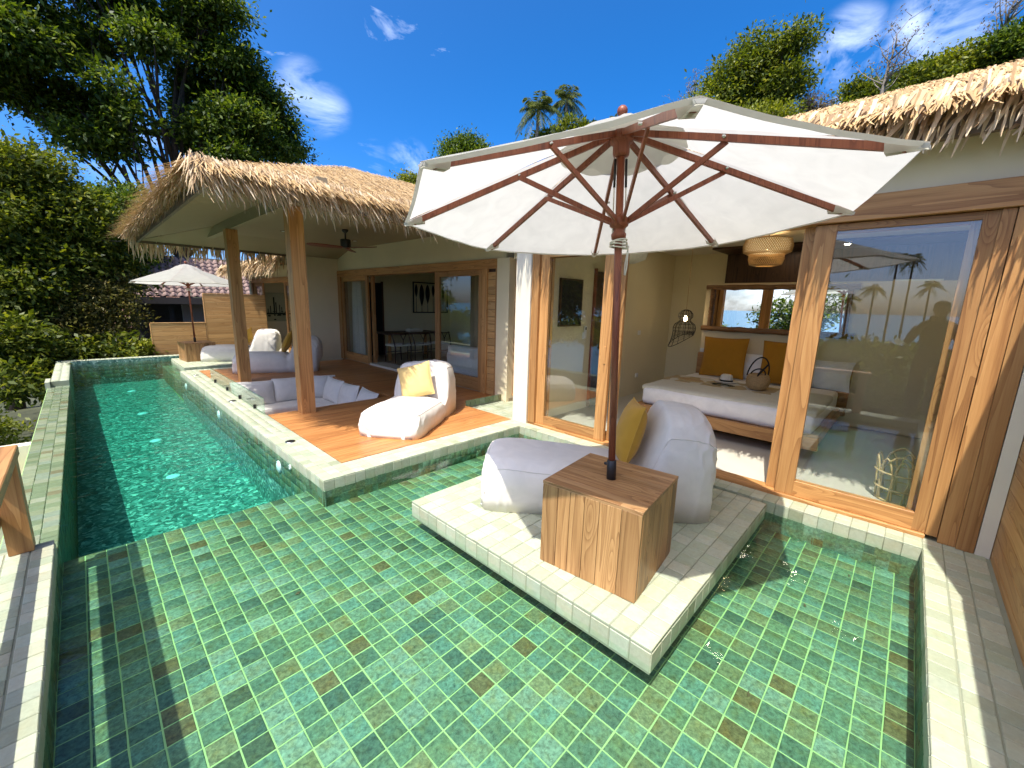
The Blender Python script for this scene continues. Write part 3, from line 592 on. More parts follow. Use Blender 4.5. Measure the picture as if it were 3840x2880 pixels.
# timber frame
fr = thing_part('door_frame', bp, (XF, 1.5, 0))
wood_bar('head', fr, (4.06, 4.26, -.54, 3.588, 2.27, 2.443)); wood_bar('sill', fr, (4.08, 4.26, -.30, 3.588, -.02, .028)); wood_bar('jamb', fr, (4.07, 4.255, 3.47, 3.586, .029, 2.268)); wood_bar('jamb', fr, (4.06, 4.26, -.54, -.455, .0, 2.268)); wood_bar('jamb', fr, (4.075, 4.25, -.453, -.365, .0, 2.268))
wood_bar('track_cover', fr, (4.09, 4.135, -.36, -.30, .03, 2.267))
sash(bp, 4.13, 2.42, 3.468, .03, 2.265, st=.13, bot=.115, top=.09); sash(bp, 4.205, 2.325, 3.44, .03, 2.262, st=.095, bot=.10, top=.09, glazed=False)
sash(bp, 4.13, -.36, .66, .03, 2.265, st=.135, bot=.135, top=.05); sash(bp, 4.205, -.28, .745, .03, 2.262, st=.10, bot=.12, top=.06, glazed=False)
wood_bar('door_handle', bp, (4.10, 4.106, 2.46, 2.485, .95, 1.15))
# eave and roof
rf = thing_part('roof', bp, (5, 1, 2.7))
ex, ez, rx, rz, ya, yb = 3.88, 2.88, 6.6, 4.0, -4.0, 4.35
RB = MB()
RB.add([(ex, ya, ez - .02), (ex, yb, ez - .02), (rx, yb - 2.4, rz - .04), (rx, ya, rz - .04), (9.7, ya, ez), (9.7, yb, ez)], [(0, 3, 2, 1), (2, 3, 4, 5), (1, 2, 5)])
RB.add([(ex, ya, ez - .05), (ex, yb, ez - .05), (9.7, yb, ez - .05), (9.7, ya, ez - .05)], [(0, 1, 2, 3)]); RB.build('roof_deck', 'thatch_bed', rf)
sf = MB(); sf.box(ex - .02, ex + .04, ya, yb, 2.68, 2.825); sf.box(ex + .04, 4.098, ya, yb, 2.76, 2.775); sf.box(ex + .04, 9.6, yb - .06, yb, 2.68, 2.825); sf.box(4.12, 9.6, 3.8, yb - .06, 2.76, 2.775); sf.build('fascia', 'fascia_paint', rf)
sl_ = math.hypot(rx - ex, rz - ez)
thatch(rf, [((ex - .05, ya, ez), (0, 1, 0), (rx - ex, 0, rz - ez), [(0, 0), (yb - ya, 0), (yb - ya - 2.4, sl_), (0, sl_)]),
            ((ex, yb + .05, ez), (1, 0, 0), (0, -2.4, rz - ez), [(0, 0), (6.2, 0), (3.1, math.hypot(2.4, rz - ez))])],
       [((ex - .05, ya, ez + .03), (ex - .05, yb, ez + .03), (-1, 0, 0), 230, .18, .36, .024, .26), ((ex - .05, ya, ez + .07), (ex - .05, yb, ez + .07), (-1, 0, 0), 180, .12, .24, .02, .2), ((ex, yb + .05, ez), (9, yb + .05, ez), (0, 1, 0), 60, .25, .45, .034)], keep=300, wd=.015, row=.085, colw=.014)

# ------------------------------------------------------------ living pavilion
lp = thing('living_pavilion', 'open thatched living pavilion with two teak columns over the wooden deck', 'building', (4.0, 8, 0))
XL = 4.9
box('wall', 'plaster', (4.90, 5.1, 4.89, 11.2, 2.325, 2.95), lp); box('wall', 'plaster', (4.86, 5.1, 4.77, 5.055, -.05, 2.324), lp)
lw = MB(); lw.box(8.6, 8.75, 4.0, 11.2, -.1, 2.8); lw.box(5.1, 8.6, 4.6, 4.76, -.1, 2.8); lw.box(5.1, 8.6, 11.2, 11.35, -.1, 2.8); lw.build('wall', 'plaster_inner', lp)
box('floor', 'dark_floor', (4.91, 8.6, 4.76, 11.2, -.3, .012), lp); box('inner_ceiling', 'plaster_inner', (5.1, 8.6, 4.76, 11.2, 2.7, 2.78), lp)
box('threshold', 'concrete_floor', (4.88, 5.25, 6.7, 9.6, -.05, .055), lp)
fr = thing_part('door_frame', lp, (XL, 8, 0))
wood_bar('head', fr, (4.86, 5.06, 5.06, 11.19, 2.17, 2.324)); wood_bar('jamb', fr, (4.86, 5.06, 11.02, 11.19, .0, 2.168)); wood_bar('jamb', fr, (4.85, 5.06, 5.29, 5.41, .0, 2.168)); wood_bar('jamb', fr, (4.87, 5.05, 5.06, 5.10, .0, 2.168)); wood_bar('jamb', fr, (4.98, 5.04, 9.50, 9.60, .0, 2.168))
for k in range(17): plank('slat', .19, .118, .02, 'panel_wood', Matrix.Translation((4.885, 5.195, .07 + k * .124)) @ Matrix.Rotation(PI / 2, 4, 'Z') @ Matrix.Rotation(PI / 2, 4, 'X'), lp)
box('slat_backing', 'dark_wood', (4.9, 4.93, 5.1, 5.29, .0, 2.168), lp)
sash(lp, 4.92, 9.60, 11.02, .015, 2.168, st=.11, bot=.20, top=.12); sash(lp, 4.92, 5.415, 6.85, .015, 2.168, st=.14, bot=.24, top=.10)
# narrow timber door round the corner
nd = thing_part('side_door', lp, (5.0, 4.5, 0)); wood_bar('stile', nd, (5.0, 5.08, 4.68, 4.765, .09, 2.3)); wood_bar('stile', nd, (5.0, 5.08, 3.85, 3.93, .09, 2.3)); wood_bar('rail', nd, (5.0, 5.08, 3.93, 4.68, 2.2, 2.3)); box('door_panel', 'dark_wood', (5.03, 5.06, 3.93, 4.68, .09, 2.2), nd); wood_bar('rail', nd, (4.98, 5.1, 3.9, 4.76, .05, .088))
box('wall', 'plaster', (4.95, 5.1, 3.85, 4.765, 2.3, 2.95), lp)
for (cx, cy) in ((2.085, 6.03), (2.035, 9.0)): wood_bar('column', lp, (cx - .09, cx + .09, cy - .09, cy + .09, -.004, 2.76), ch=.008)
rb_ = MB(); rb_.box(2.0, 2.12, 5.0, 10.9, 2.76, 2.93); rb_.box(2.12, 4.9, 5.97, 6.09, 2.76, 2.83); rb_.build('beam', 'ceiling_paint', lp)
# ceiling: flat centre, sloped rim
X0, Y0, Y1, X1 = 0.93, 4.88, 11.22, 4.9
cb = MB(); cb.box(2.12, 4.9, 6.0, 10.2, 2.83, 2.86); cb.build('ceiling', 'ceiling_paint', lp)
# rim boards, each its own piece, running across the eave
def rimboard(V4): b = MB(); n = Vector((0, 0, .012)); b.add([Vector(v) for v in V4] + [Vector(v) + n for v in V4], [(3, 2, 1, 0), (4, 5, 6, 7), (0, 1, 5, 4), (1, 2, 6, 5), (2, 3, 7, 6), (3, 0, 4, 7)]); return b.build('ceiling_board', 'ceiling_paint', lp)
nb = 52
for k in range(nb):
    y0 = Y0 + (Y1 - Y0) * k / nb; y1 = Y0 + (Y1 - Y0) * (k + 1) / nb - .018; xi = 2.0
    def xin(y): return X0 + min(1.07, max(0.0, (y - Y0)), max(0.0, Y1 - y))
    a, b = xin(y0), xin(y1)
    if a - X0 > .02 or b - X0 > .02: rimboard([(X0 + .03, y0, 2.625), (max(a, X0 + .03), y0, 2.625 + .28 * (a - X0)), (max(b, X0 + .03), y1, 2.625 + .28 * (b - X0)), (X0 + .03, y1, 2.625)])
for (s, yy) in ((1, Y0), (-1, Y1)):
    MB().add([(X0 + .03, yy + s * .03, 2.624), (X1 + 1, yy + s * .03, 2.624), (X1 + 1, yy + s * 1.1, 2.92), (X0 + 1.07, yy + s * 1.1, 2.92)], [(0, 1, 2, 3)]).build('ceiling_side', 'ceiling_paint', lp)
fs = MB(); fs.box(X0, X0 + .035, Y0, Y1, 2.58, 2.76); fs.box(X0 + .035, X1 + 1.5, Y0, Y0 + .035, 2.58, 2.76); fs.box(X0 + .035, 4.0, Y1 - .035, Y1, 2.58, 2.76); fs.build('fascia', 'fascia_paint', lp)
rf = thing_part('roof', lp, (4, 8, 2.7))
ex, ez, ym, rz, rxs = X0 - .1, 2.74, 8.05, 4.0, 3.75
ya, yb = Y0 - .1, Y1 + .1; XE = 10.0
RB = MB(); z_ = ez - .02
RB.add([(ex, ya, z_), (ex, yb, z_), (rxs, ym, rz - .04), (XE, ym, rz - .04), (XE, ya, z_), (XE, yb, z_)], [(0, 2, 1), (0, 4, 3, 2), (1, 2, 3, 5)]); RB.build('roof_deck', 'thatch_bed', rf)
U1 = (0, ym - ya, rz - ez); l1 = math.hypot(ym - ya, rz - ez); U2 = (rxs - ex, 0, rz - ez); l2 = math.hypot(rxs - ex, rz - ez)
thatch(rf, [((ex, ya - .03, ez), (1, 0, 0), U1, [(0, 0), (6.2, 0), (6.2, l1), (rxs - ex, l1)]),
            ((ex - .03, ya, ez), (0, 1, 0), U2, [(0, 0), (yb - ya, 0), (ym - ya, l2)])],
       [((ex, ya - .03, ez + .03), (5.5, ya - .03, ez + .03), (0, -1, 0), 380, .18, .38, .0115, .25), ((ex, ya - .03, ez + .05), (5.5, ya - .03, ez + .05), (0, -1, 0), 240, .14, .28, .0115, .2),
        ((ex - .03, ya, ez + .03), (ex - .03, yb, ez + .03), (-1, 0, 0), 300, .10, .21, .0125), ((ex - .03, ya, ez + .05), (ex - .03, yb, ez + .05), (-1, 0, 0), 240, .10, .20, .0125),
        ((ex, yb, ez - .02), (4.0, yb, ez - .02), (0, 1, 0), 110, .25, .5, .022),
        ((ex - .02, ya - .02, ez + .05), (ex + .05, ya - .02, ez + .05), (-.7, -.7, 0), 400, .16, .34, .013)], keep=300, wd=.0125, row=.08, colw=.0125)

# ------------------------------------------------------------ far bedroom pavilion
fp = thing('far_pavilion', 'far thatched bedroom pavilion with glass doors behind the deck columns', 'building', (6, 13.5, 0))
box('wall', 'plaster', (4.09, 4.9, 11.2, 11.4, -.05, 2.95), fp); box('wall', 'plaster', (4.10, 4.3, 11.4, 16.4, 2.165, 2.6), fp); box('wall', 'white_plaster', (4.09, 4.3, 16.0, 16.35, -.3, 2.6), fp); box('wall', 'plaster', (4.095, 4.3, 11.4, 12.3, -.05, 2.164), fp)
lw = MB(); lw.box(8.4, 8.5, 11.4, 16.4, -.1, 2.6); lw.box(4.3, 8.4, 16.3, 16.45, -.1, 2.6); lw.build('wall', 'plaster_inner', fp); box('floor', 'concrete_floor', (4.1, 8.4, 11.4, 16.3, -.3, -.02), fp); box('inner_ceiling', 'plaster_inner', (4.3, 8.4, 11.4, 16.3, 2.55, 2.6), fp)
fr = thing_part('door_frame', fp, (4.1, 14, 0)); wood_bar('head', fr, (4.05, 4.25, 12.3, 15.99, 2.03, 2.163)); wood_bar('jamb', fr, (4.05, 4.25, 15.85, 15.99, 0, 2.029)); wood_bar('jamb', fr, (4.05, 4.25, 12.3, 12.42, 0, 2.029))
sash(fp, 4.12, 14.9, 15.85, .0, 2.03, st=.1); sash(fp, 4.18, 12.42, 13.15, .0, 2.03, st=.12)
rf = thing_part('roof', fp, (5, 14, 2.5)); RB = MB(); ex, ez, ya, yb = 3.5, 2.52, 11.3, 16.9
RB.add([(ex, ya, ez), (ex, yb, ez), (6.4, 14.2, 3.7), (6.4, ya, 3.7), (9, yb, ez)], [(0, 3, 2, 1), (1, 2, 4)]); RB.add([(ex, ya, ez - .04), (ex, yb, ez - .04), (9, yb, ez - .04), (9, ya, ez - .04)], [(0, 1, 2, 3)]); RB.build('roof_deck', 'thatch_bed', rf)
thatch(rf, [((ex - .05, ya, ez), (0, 1, 0), (2.9, 0, 1.2), [(0, 0), (yb - ya, 0), (2.9, 3.1), (0, 3.1)])], [((ex - .05, ya, ez + .03), (ex - .05, yb, ez + .03), (-1, 0, 0), 130, .25, .5, .03), ((ex, yb, ez + .03), (6, yb, ez + .03), (0, 1, 0), 60, .25, .5, .03)], keep=150, wd=.035, row=.16, colw=.05)

# ------------------------------------------------------------ timber privacy walls
def plank_fence(name, label, segs, y, th, grp, out):
    t = thing(name, label, 'fence', (segs[0][0], y, 0), grp)
    for (x0, x1, z0, z1) in segs:
        n = max(1, round((z1 - z0) / .112)); h = (z1 - z0) / n
        box('core', 'dark_wood', (x0 + .01, x1 - .01, y - th / 2 + .012, y + th / 2 - .012, z0, z1 - .01), t)
        for k in range(n):
            for s in (-1, 1): plank('plank', x1 - x0, h - .004, .014, 'panel_wood', Matrix.Translation(((x0 + x1) / 2, y + s * (th / 2 - .006), z0 + h * (k + .5))) @ Matrix.Rotation(PI / 2, 4, 'X'), t)
        box('cap', 'panel_wood', (x0 - .008, x1 + .004, y - th / 2 - .01, y + th / 2 + .01, z1, z1 + .02), t, ch=.003)
        box('end_post', 'panel_wood', (x0 - .02, x0 - .001, y - th / 2 - .005, y + th / 2 + .005, z0, z1 - .002), t)
    return t
plank_fence('plank_wall', 'stepped honey coloured plank fence at the far end of the pool', [(1.27, 2.46, -.2, .82), (2.49, 4.05, -.2, 1.64)], 14.62, .08, 'plank walls', 1)
plank_fence('plank_wall', 'honey coloured plank wall beside the near glass doors at the picture edge', [(-1.2, 2.64, -.05, 1.36), (2.67, 4.28, -.05, 2.5)], -.68, .12, 'plank walls', 1)

# ------------------------------------------------------------ wooden railing on the near coping
rl = thing('wooden_railing', 'orange teak railing with broad top plank on the pale coping', 'railing', (-.46, 2, 0))
wood_bar('top_rail', rl, (-.56, -.365, .35, 3.86, .60, .665), ch=.005)
for y in (3.80, .45): wood_bar('post', rl, (-.48, -.375, y - .06, y + .05, .0005, .599), ch=.005)
wood_bar('lower_rail', rl, (-.535, -.482, .4, 3.80, .20, .28), ch=.004)

# ------------------------------------------------------------ low glass screen by the sunken lounge
gs = thing('glass_screen', 'low clear glass screen on the coping beside the sunken lounge', 'glass screen', (1.62, 7.9, 0))
for k, (y0, y1) in enumerate(((6.24, 7.9), (7.91, 9.55))): pane(gs, (1.60, 1.612, y0, y1, .004, .24), mat='green_glass')
for y in (6.7, 7.5, 8.3, 9.2): box('clip', 'black_metal', (1.585, 1.627, y - .012, y + .012, .0, .06), gs)
# ------------------------------------------------------------ soft shapes
def beanbag(name, label, loc, rz, Ln, W, hs, hb, mat, seed, group, lean=0.10, ear=0.10, b0=.56, b1=.78, wr=1.0, hs1=None):
    t = thing(name, label, 'bean bag', loc, group, (0, 0, rz)); nu, nv = 150, 72; V = []; off = Vector((seed * 7.3, seed * 3.1, seed))
    def sm(a, b, x): x = max(0, min(1, (x - a) / (b - a))); return x * x * (3 - 2 * x)
    for i in range(nu):
        tt = 2 * (i + .5) / nu - 1; sx = math.copysign(1 - (1 - abs(tt)) ** 1.9, tt); shr = max(1e-4, 1 - abs(sx) ** 9) ** (1 / 7); s = (sx + 1) / 2
        bk = sm(b0, b1, s)
        for j in range(nv):
            ph = PI * j / (nv - 1); c, sn = math.cos(ph), math.sin(ph)
            y = math.copysign(abs(c) ** (2 / 4.8), c); z = abs(sn) ** (2 / 4.8)
            h = (hs + ((hs1 or hs) - hs) * min(1, s / b0)) * (0.97 + .06 * (1 - y * y)) * (1 - bk) + hb * bk * (1 + ear * (abs(y) ** 3) - ear * .5 + .03 * math.sin(y * 4 + seed))
            h -= .05 * math.exp(-((s - b0) / .035) ** 2)
            wy = W / 2 * (1 - .05 * math.exp(-((s - b0 - .01) / .04) ** 2)) * (shr ** .8) * (1 - .10 * bk * (z ** 2) + .05 * math.sin(PI * z * .9))
            p = Vector((Ln * s + lean * bk * z * z, wy * y, h * z * (shr ** .9)))
            q = Vector((p.x, p.y, p.z)) + off
            seam = math.exp(-((s - b0 - .03) / .06) ** 2) + math.exp(-((s - .02) / .10) ** 2) + math.exp(-((s - .97) / .08) ** 2) + .8 * math.exp(-((p.z - .04) / .09) ** 2)
            ln = 1 - abs(noise.noise(Vector((q.x * 6.5 + 2.2 * noise.noise(q * 2.4), q.y * 9, q.z * 8)))) * 2
            d = wr * (0.012 * noise.noise(q * 2.6) + (0.003 + 0.011 * min(1, seam)) * max(0, ln) ** 2 + 0.0012 * noise.noise(q * 17))
            nrm = Vector(((sx ** 5) * .7, (y ** 3) * .8, z)).normalized(); p = p + nrm * d
            p.z = max(p.z, 0.0) if j not in (0, nv - 1) else 0.0
            V.append(p)
    Fc = [(i * nv + j, i * nv + j + 1, (i + 1) * nv + j + 1, (i + 1) * nv + j) for i in range(nu - 1) for j in range(nv - 1)] + [tuple(range(nv - 1, -1, -1)), tuple((nu - 1) * nv + j for j in range(nv))]
    Fc += [(i * nv, (i + 1) * nv, (i + 1) * nv + nv - 1, i * nv + nv - 1) for i in range(nu - 1)]
    mk('cover', V, Fc, mat, t, True, True)
    for jj in (int(nv * .235), int(nv * .765)): MB().tube([V[i * nv + jj] + Vector((0, 0, .002)) for i in range(4, nu - 3)], .0045, 5).build('piping', mat, t, True, True)
    MB().tube([V[14 * nv + j] for j in range(2, nv - 2)], .0045, 5).build('piping', mat, t, True, True)
    # zip pull
    MB().tube([(0.005, -W * .40, .012 + .0), (0.0, W * .0, .014), (0.005, W * .40, .012)], .004, 6).build('zip_pull', 'steel', t, True, True)
    return t
def pillow_mesh(S, H, T, seed, ears=0.06):
    n = 26; V = []; 
    for sg in (1, -1):
        for i in range(n + 1):
            for j in range(n + 1):
                u = 2 * i / n - 1; v = 2 * j / n - 1
                px = u * S / 2 * (1 - ears * (1 - v * v) * abs(u) ** 3 + ears * .2); py = v * H / 2 * (1 - ears * (1 - u * u) * abs(v) ** 3 + ears * .2)
                th = max(0, (1 - abs(u) ** 2.4) * (1 - abs(v) ** 2.4)) ** .55
                q = Vector((px, py, seed * 5.0)); th *= 1 + .10 * noise.noise(q * 5) + .06 * noise.noise(q * 13)
                V.append((px, py, sg * T / 2 * th))
    N = (n + 1) ** 2; Fc = []
    for i in range(n):
        for j in range(n):
            a, b, c, d = i * (n + 1) + j, (i + 1) * (n + 1) + j, (i + 1) * (n + 1) + j + 1, i * (n + 1) + j + 1
            Fc.append((a, b, c, d)); Fc.append((N + d, N + c, N + b, N + a))
    return V, Fc
def pillow(name, label, S, H, T, mat, loc, rot, seed, group=None, cat='cushion', piping=True):
    t = thing(name, label, cat, loc, group, rot); V, Fc = pillow_mesh(S, H, T, seed); mk('cover', V, Fc, mat, t, True, True)
    if piping:
        n = 26; ring = [V[i * (n + 1)] for i in range(n + 1)] + [V[n * (n + 1) + j] for j in range(1, n + 1)] + [V[i * (n + 1) + n] for i in range(n - 1, -1, -1)] + [V[j] for j in range(n - 1, 0, -1)]
        MB().tube([(p[0], p[1], 0) for p in ring], .005, 6, closed=True).build('piping', mat, t, True, True)
    return t
def rbox(b, r=.04, n=4):
    """softly rounded box through a superellipsoid-like grid"""
    x0, x1, y0, y1, z0, z1 = b; c = Vector(((x0 + x1) / 2, (y0 + y1) / 2, (z0 + z1) / 2)); h = Vector(((x1 - x0) / 2, (y1 - y0) / 2, (z1 - z0) / 2)); V = []; Fc = []; m = 12
    for ax in range(3):
        for sg in (-1, 1):
            base = len(V)
            for i in range(m + 1):
                for j in range(m + 1):
                    u = math.sin((2 * i / m - 1) * PI / 2); v = math.sin((2 * j / m - 1) * PI / 2); p = [0, 0, 0]; p[ax] = sg; p[(ax + 1) % 3] = u; p[(ax + 2) % 3] = v
                    P = Vector([p[k] * h[k] for k in range(3)]); I = Vector([max(-(h[k] - r), min(h[k] - r, P[k])) for k in range(3)]); d = P - I
                    V.append(c + I + (d.normalized() * r if d.length > 1e-9 else d))
            for i in range(m):
                for j in range(m):
                    a = base + i * (m + 1) + j; q = (a, a + m + 1, a + m + 2, a + 1); Fc.append(q if sg > 0 else q[::-1])
    return V, Fc

# ------------------------------------------------------------ parasols
def parasol(label, base, axis, ph, sc_, group, mat='canopy_cloth'):
    a = Vector(axis).normalized(); u = a.cross(Vector((0, 1, 0))).normalized(); w_ = a.cross(u); Rm = Matrix((u, w_, a)).transposed()
    t = thing('parasol', label, 'parasol', base, group, tuple(Rm.to_euler())); s = sc_
    RT, HT, HH = 1.257 * s, 1.54 * s, 2.00 * s
    def rib(k, f, dz=0): th = ph + k * PI / 4; r = .03 * s + (RT - .03 * s) * f; return Vector((r * math.cos(th), r * math.sin(th), HH - (HH - HT) * (f ** 1.10) + dz))
    ns, ntt = 18, 12; V = []; Fc = []
    for k in range(8):
        b0 = len(V)
        for i in range(ns + 1):
            f = i / ns
            for j in range(ntt + 1):
                q = j / ntt; p = rib(k, f, .02 * s).lerp(rib(k + 1, f, .02 * s), q); sag = 4 * q * (1 - q)
                p.z += -.012 * s * sag * f * f + .006 * s * noise.noise(Vector((p.x * 5 + 9, p.y * 5, k))); rr = Vector((p.x, p.y, 0))
                if i == ns: p -= rr * (.004 * sag)
                V.append(p)
        for i in range(ns):
            for j in range(ntt): a0 = b0 + i * (ntt + 1) + j; Fc.append((a0, a0 + ntt + 1, a0 + ntt + 2, a0 + 1))
    can = mk('canopy', V, Fc, mat, t, True, True)
    # hem folded under, pockets at the rib ends
    hem = MB()
    for k in range(8):
        P = [V[k * (ns + 1) * (ntt + 1) + ns * (ntt + 1) + j] for j in range(ntt + 1)]; Q = [p + Vector((-p.x * .012, -p.y * .012, -.012 * s)) for p in P]
        hem.add(P + Q, [(j, j + 1, ntt + 2 + j, ntt + 1 + j) for j in range(ntt)])
    mk('hem', hem.V, hem.F, mat, can, True, True)
    for k in range(8):
        th = ph + k * PI / 4; e = Vector((math.cos(th), math.sin(th), 0)); g = Vector((-e.y, e.x, 0)); p0 = rib(k, .905, -.004 * s); p1 = rib(k, 1.0, .012 * s); wd = .035 * s
        pk = MB(); pk.add([p0 + g * wd, p0 - g * wd, p1 - g * wd * .5, p1 + g * wd * .5, p0 + g * wd * .7 + Vector((0, 0, -.03 * s)), p0 - g * wd * .7 + Vector((0, 0, -.03 * s)), p1 - g * wd * .3 + Vector((0, 0, -.012 * s)), p1 + g * wd * .3 + Vector((0, 0, -.012 * s))], [(4, 5, 6, 7), (0, 4, 7, 3), (1, 2, 6, 5), (2, 3, 7, 6)]); pk.build('pocket', mat, can, False, True)
    cap = MB(); prof = [(.012, HH + .075 * s), (.12 * s, HH + .05 * s), (.25 * s, HH - .008 * s), (.36 * s, HH - .075 * s)]; nc = 64; Vc = []
    for r, z in prof:
        for j in range(nc):
            a_ = 2 * PI * j / nc; sc8 = abs(math.sin((a_ - ph) * 4)); Vc.append((r * (1 - .05 * sc8) * math.cos(a_), r * (1 - .05 * sc8) * math.sin(a_), z - .035 * s * sc8 * (r / (.36 * s)) ** 2 + .01 * s * noise.noise(Vector((math.cos(a_) * 3, math.sin(a_) * 3, r * 8)))))
    cap.add(Vc, [(k * nc + j, k * nc + (j + 1) % nc, (k + 1) * nc + (j + 1) % nc, (k + 1) * nc + j) for k in range(3) for j in range(nc)]); mk('vent_cap', cap.V, cap.F, mat, t, True, True)
    for k in range(8):
        th = ph + k * PI / 4
        rbo = MB().bar(rib(k, .02, -.004), rib(k, .955, -.004), .020 * s, .030 * s).build('rib', 'mahogany', t, False, True)
        j = rib(k, .44, -.026 * s); r0 = Vector((.045 * s * math.cos(th), .045 * s * math.sin(th), 1.535 * s)); g = Vector((-math.sin(th), math.cos(th), 0)) * .016 * s
        MB().bar(r0 + g, j + g, .013 * s, .026 * s).build('strut', 'mahogany', t, False, True)
        MB().lathe([(.0, -.020 * s), (.007 * s, -.020 * s), (.007 * s, .026 * s), (.0, .026 * s)], 10, Matrix.Translation(j + Vector((0, 0, .012 * s))) @ Matrix.Rotation(th, 4, 'Z') @ Matrix.Rotation(PI / 2, 4, 'X')).build('bolt', 'steel', rbo, True, True)
    MB().lathe([(.0, .0), (.0215 * s, 0), (.0215 * s, 2.05 * s), (0, 2.05 * s)], 20).build('pole', 'mahogany', t, True, True)
    MB().lathe([(.022 * s, 1.88 * s), (.042 * s, 1.885 * s), (.046 * s, 1.90 * s), (.046 * s, 1.945 * s), (.062 * s, 1.955 * s), (.064 * s, 1.985 * s), (.04 * s, 2.02 * s), (0, 2.03 * s)], 24).build('hub', 'mahogany', t, True, True)
    MB().lathe([(.0225 * s, 1.43 * s), (.040 * s, 1.44 * s), (.043 * s, 1.465 * s), (.030 * s, 1.48 * s), (.032 * s, 1.495 * s), (.052 * s, 1.51 * s), (.054 * s, 1.55 * s), (.034 * s, 1.565 * s), (.022 * s, 1.57 * s)], 24).build('runner', 'mahogany', t, True, True)
    MB().lathe([(0, 2.149 * s)] + [(.029 * s * math.sin(q), (2.120 + .029 * math.cos(q)) * s) for q in [.3 * k for k in range(1, 10)]] + [(.014 * s, 2.09 * s), (.014 * s, 2.05 * s)], 20).build('finial', 'mahogany', t, True, True)
    MB().lathe([(.0, .0), (.029 * s, 0), (.029 * s, .118 * s), (.024 * s, .122 * s), (0.02 * s, .122 * s)], 20).build('collar', 'black_plastic', t, True, True); MB().lathe([(0, -.012), (.01, -.012), (.01, .012), (0, .012)], 8, Matrix.Translation((.0 * s, -.036 * s, .09 * s)) @ Matrix.Rotation(PI / 2, 4, 'X')).build('clamp_screw', 'black_plastic', t, True, True)
    rp_ = MB(); 
    for q in range(4): rp_.tube([(.047 * s * math.cos(x) * (1 + .05 * math.sin(3 * x + q)), .047 * s * math.sin(x), (1.425 - .011 * q) * s + .008 * math.sin(x + q)) for x in [2 * PI * k / 20 for k in range(20)]], .0042 * s, 6, closed=True)
    d0 = Vector((.05, -.02, 0)).normalized() if False else Vector((-.70, .71, 0)) * .05 * s
    rp_.tube([d0 + Vector((0, 0, 1.42 * s)), d0 * 1.15 + Vector((0, 0, 1.36 * s)), d0 * 1.1 + Vector((.004, 0, 1.28 * s)), d0 * .9 + Vector((.002, 0, 1.235 * s)), d0 * .8 + Vector((0, 0, 1.24 * s)), d0 * .85 + Vector((0, 0, 1.30 * s)), d0 * 1.2 + Vector((0, 0, 1.40 * s))], .0042 * s, 6)
    for sg in (-1, 1): rp_.tube([Vector((-.70, .71, 0)) * sg * .030 * s + Vector((0, 0, 1.88 * s)), Vector((-.70, .71, 0)) * sg * .034 * s + Vector((0, 0, 1.70 * s)), Vector((-.70, .71, 0)) * sg * .036 * s + Vector((0, 0, 1.46 * s))], .0035 * s, 6)
    rp_.build('rope', 'rope', t, True, True)
    for sg in (-1, 1): MB().tube([Vector((-.70, .71, 0)) * sg * .031 * s + Vector((0, 0, 1.87 * s)), Vector((-.70, .71, 0)) * sg * .033 * s + Vector((0, 0, 1.72 * s))], .007 * s, 8).build('pulley', 'black_metal', t, True, True)
    return t
parasol('large off white parasol with red brown ribs rising from the nearest wooden cube', (2.18, 1.205, .545), (.0164, .0595, 1), -.0999, 1.0, 'wooden parasols')
parasol('smaller looking white parasol far off in front of the brown tiled roof', (1.90, 12.75, .455), (.0, .02, 1), .36, .90, 'wooden parasols')

def cube_table(label, loc, rz, S, H, group):
    t = thing('cube_table', label, 'side table', loc, group, (0, 0, rz)); h = S / 2
    box('core', 'dark_wood', (-h + .018, h - .018, -h + .018, h - .018, .004, H - .02), t, local=True)
    ws = [1.05, .8, 1.25, .9, 1.1, .9]; tot = sum(ws)
    for side in range(4):
        x = -h + (.0 if side % 2 else .0195); L0 = S - (0 if side % 2 else .039); random.shuffle(ws)
        for wq in ws:
            wd = L0 * wq / tot; M = Matrix.Rotation(side * PI / 2, 4, 'Z'); b = MB().box(x + .0018, x + wd - .0018, -h, -h + .018, 0.0, H - .0205, M=M, ch=.0012); b.build('board', 'block_wood', t, False, True); x += wd
    x = -h
    ws = [1.0, .8, 1.2, .9, 1.05, 1.0]; tot = sum(ws)
    for wq in ws:
        wd = S * wq / tot; MB().box(x + .0004, x + wd - .0004, -h - .001, h + .001, H - .02, H, ch=.0012).build('top_board', 'block_wood_y', t, False, True); x += wd
    return t
cube_table('knotty wooden cube table on the near platform holding the large parasol', (2.195, 1.205, .005), R(6.3), .625, .54, 'wooden cube tables')
cube_table('wooden cube table on the distant platform under the far parasol', (1.93, 12.78, .005), R(6), .62, .45, 'wooden cube tables')

beanbag('bean_bag', 'white bean bag lounger half shaded behind the nearest wooden cube table', (2.275, 2.457, .006), math.atan2(-.77, .64), 1.78, .76, .43, .79, 'white_canvas', 1, 'bean bag loungers', b0=.69, b1=.79, ear=-.08, lean=.03, hs1=.33)
beanbag('bean_bag', 'sunlit white bean bag lounger with yellow cushion on the orange deck', (2.33, 4.24, .006), math.atan2(.78, 1.13), 1.58, .78, .34, .80, 'white_canvas', 2, 'bean bag loungers', b0=.62, b1=.74, ear=.16, lean=.04, hs1=.31)
beanbag('bean_bag', 'shaded bluish bean bag lounger behind the columns on the deck', (2.20, 10.36, .006), math.atan2(-.72, 1.5), 1.62, .74, .40, .80, 'lounge_blue', 3, 'bean bag loungers', b0=.64, b1=.74)
beanbag('bean_bag', 'bright white bean bag lounger on the distant tiled platform', (2.02, 12.62, .008), math.atan2(-.55, 1.4), 1.62, .74, .36, .80, 'white_canvas', 4, 'bean bag loungers', b0=.62, b1=.72, ear=.2)
